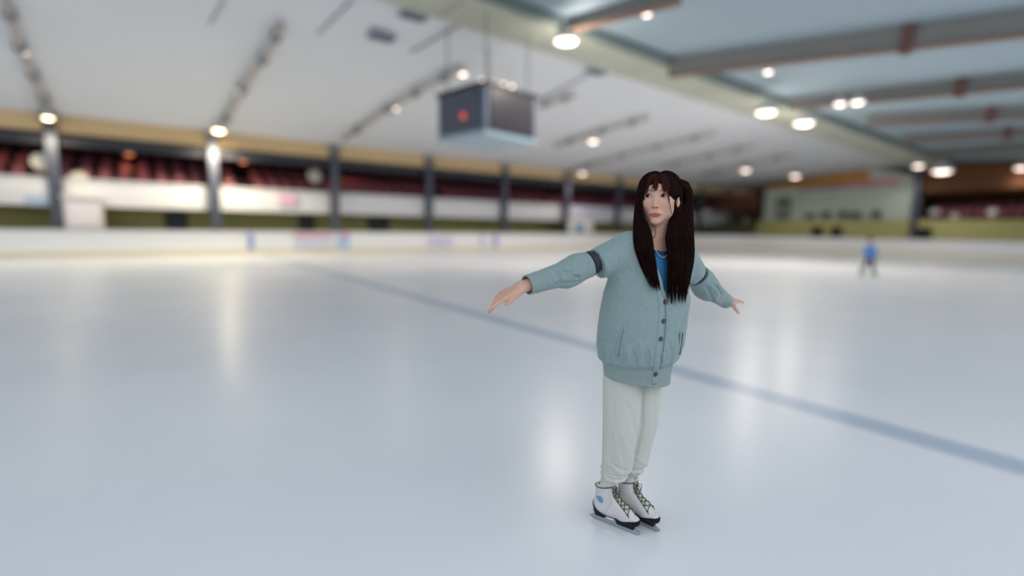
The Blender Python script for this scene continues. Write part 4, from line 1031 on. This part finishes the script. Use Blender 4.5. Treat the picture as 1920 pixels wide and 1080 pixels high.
# two long bunches falling over the shoulders
def bunch(rows, n_, name, seed):
    """rows: (py, left px, right px, depth y or None = lies on the clothes)"""
    rnd2 = random.Random(seed); G_ = []
    for (py, xl, xr, yy) in rows:
        line = []
        for k in range(7):
            px = xl+(xr-xl)*k/6
            if yy == 'cap':
                p = onto(cap_f, px, py)
                if p is None or p[1] > .1: p = at_y(px, py, line[-1][1]+.01 if line else -.02)
                p = p+A3(0, .040 if not G_ else .014, 0)+(A3(-.012, 0, -.010) if not G_ and xl > 1240 else 0)
            elif yy is None:
                p = onto(full_f, px, py)
                if p is None or p[1] > .12: p = at_y(px, py, line[-1][1]+.012 if line else 0.)
            else: p = at_y(px, py, yy[0]+(yy[1]-yy[0])*k/6)
            line.append(p)
        G_.append(line)
    G_ = np.array(G_); fwd = A3(0, -1, 0); nr = len(rows); tz = np.linspace(0, nr-1, (nr-1)*3+1)
    def pt(u, t, d):
        i = min(int(t), nr-2); ft = t-i; k = min(int(u*6), 5); fu = u*6-k
        p = (G_[i, k]*(1-fu)+G_[i, k+1]*fu)*(1-ft)+(G_[i+1, k]*(1-fu)+G_[i+1, k+1]*fu)*ft
        return p+fwd*(.006+d*.030*math.sqrt(max(0, 1-(2*u-1)**2)))
    mb = MB()
    for s_ in range(n_):
        u0 = rnd2.random(); d = rnd2.random(); ph = rnd2.uniform(0, 6); tend = (nr-1)*(1-.30*abs(math.sin(u0*17+ph*.12))**1.5*rnd2.random()**.7-.05*rnd2.random()); rr = .0018*rnd2.uniform(.7, 1.25)
        P_ = []; T = np.linspace(0, tend, len(tz))
        for t in T: u = min(1, max(0, u0+(.5-u0)*.25*max(0, t/(nr-1)-.8)*5*(rnd2.random()*.0+.6)+.03*math.sin(t*.9+ph)+.015*math.sin(t*2.7+ph*2))); P_.append(pt(u, t, d))
        L_ = len(P_); mb.tube(P_, [rr*(1 if i < L_*.75 else max(.15, 1-(i-L_*.75)/(L_*.25)*.85)) for i in range(L_)], 5)
    # a solid core keeps the bunch closed
    vs = []; fs = []; m1 = 16
    for t in np.linspace(0, (nr-1)*.72, 22):
        sh_ = 1 if t < (nr-1)*.6 else max(.3, 1-(t-(nr-1)*.6)/((nr-1)*.12)*.7)
        for k in range(m1):
            a = 2*math.pi*k/m1; u = .5+.46*math.cos(a)*sh_; p = pt(min(max(u, 0), 1), t, 0); vs.append(p+fwd*(.010+.010*math.sin(a)*sh_))
    for i in range(21):
        for k in range(m1): a = i*m1+k; b = i*m1+(k+1) % m1; fs.append((a, b, b+m1, a+m1))
    fs += [tuple(range(m1)), tuple(21*m1+k for k in range(m1-1, -1, -1))]; mb.add(vs, fs)
    o = mb.build(name, M_hair, hair, True); o['kind'] = 'stuff'; return o
bunch([(332, 1208, 1222, 'cap'), (342, 1201, 1213, 'cap'), (356, 1197, 1207, 'cap'), (380, 1191, 1202, (.02, -.03)), (396, 1189, 1204, (.01, -.045)), (408, 1188, 1207, (.0, -.055)), (420, 1187, 1214, (-.02, -.07)), (432, 1187, 1219, (-.08, -.09)), (446, 1187, 1222, None), (457, 1188, 1224, None), (468, 1190, 1225, None), (490, 1197, 1229, None), (510, 1205, 1232, None), (530, 1214, 1236, None), (548, 1221, 1239, None)], 420, 'long_bunch', 1)
bunch([(330, 1262, 1282, 'cap'), (342, 1272, 1291, 'cap'), (358, 1278, 1296, (.01, .05)), (378, 1281, 1297, (.02, .045)), (396, 1268, 1298, (.0, .035)), (420, 1252, 1299, (-.045, .02)), (445, 1247, 1300, (-.085, -.0)), (470, 1250, 1301, None), (495, 1252, 1299, None), (520, 1250, 1294, None), (545, 1248, 1290, None), (572, 1250, 1286, None)], 560, 'long_bunch', 2)

# ------------------------------------------------------------------ far skater
kp = hit(1626, 517, 2, 0.0)
kid = empty('skater', (kp.x, kp.y, 0), HEAD-math.pi/2, 'small blurred skater in a blue top and dark trousers gliding far behind the woman', 'person')
def kb(P):
    f = ell(P, (0, 0, 1.22), (.075, .09, .105)); f = smin(f, rc(P, (0, 0, 1.1), (0, 0, 1.0), .045, .05), .02); f = smin(f, rc(P, (.0, 0, .98), (0, 0, .70), .11, .10), .05)
    f = smin(f, rc(P, (0, -.09, 1.215), (0, -.1, 1.2), .012, .012), .01)
    for s_, an in ((-1, (-.19, .05, .12)), (1, (.17, -.05, .12))):
        kn = (s_*.12, -.06, .40); f = smin(f, rc(P, (s_*.06, 0, .68), kn, .075, .055), .04); f = smin(f, rc(P, kn, an, .052, .038), .02)
        sh = (s_*.12, 0, .98); el = (s_*.19, -.02, .80); wr = (s_*.20, -.12, .68); f = smin(f, rc(P, sh, el, .042, .035), .03); f = smin(f, rc(P, el, wr, .034, .025), .02)
        f = smin(f, ell(P, (s_*.20, -.14, .65), (.02, .025, .035)), .012)
        for j in range(4): f = smin(f, rc(P, (s_*(.19+.008*j), -.145, .635), (s_*(.19+.008*j), -.15, .59+.004*abs(j-1)), .007, .006), .004)
        f = smin(f, rc(P, (s_*.18, -.13, .66), (s_*.165, -.15, .635), .008, .007), .005)
    return f
sdf_obj('body', kb, (-.3, -.25, .05), (.3, .2, 1.36), .009, mat('skin_far', 'C9A592', .6), kid)
def kj(P):
    f = rc(P, (0, 0, .97), (0, 0, .66), .125, .125)
    for s_ in (-1, 1): f = smin(f, rc(P, (s_*.12, 0, .98), (s_*.19, -.02, .80), .058, .052), .04); f = smin(f, rc(P, (s_*.19, -.02, .80), (s_*.20, -.11, .69), .05, .042), .02)
    return smax(smax(f, .60-P[:, 2], .01), -rc(P, (0, 0, 1.0), (0, 0, 1.2), .06, .06), .01)
sdf_obj('jacket', kj, (-.3, -.25, .55), (.3, .2, 1.14), .009, mat('kid_blue', '4E86CC', .8), kid)
def kt(P):
    f = rc(P, (0, 0, .70), (0, 0, .66), .11, .11)
    for s_, an in ((-1, (-.182, .04, .18)), (1, (.163, -.045, .18))):
        kn = (s_*.12, -.06, .40); f = smin(f, rc(P, (s_*.06, 0, .66), kn, .09, .068), .04); f = smin(f, rc(P, kn, an, .066, .052), .02)
    return f
sdf_obj('trousers', kt, (-.3, -.2, .1), (.3, .2, .84), .009, mat('kid_trousers', '4A4A58', .8), kid)
sdf_obj('hair', lambda P: smax(ell(P, (0, .015, 1.24), (.088, .1, .108)), -ell(P, (0, -.11, 1.2), (.07, .07, .09)), .01), (-.12, -.12, 1.08), (.12, .15, 1.38), .008, mat('kid_hair', '241A1A', .6), kid)
for x, y in ((-.19, .04), (.17, -.06)):
    s_ = sdf_obj('ice_skate', lambda P: smax(smin(rc(P, (x, y+.03, .085), (x, y-.13, .07), .04, .032), rc(P, (x, y+.02, .09), (x, y+.01, .2), .042, .05), .02), .045-P[:, 2], .004), (x-.1, y-.22, 0), (x+.1, y+.12, .27), .008, mat('kid_boot', '2A2A30', .5), kid)
    MB().box((x-.003, y-.17, 0), (x+.003, y+.08, .05)).build('blade', M_blade, s_)
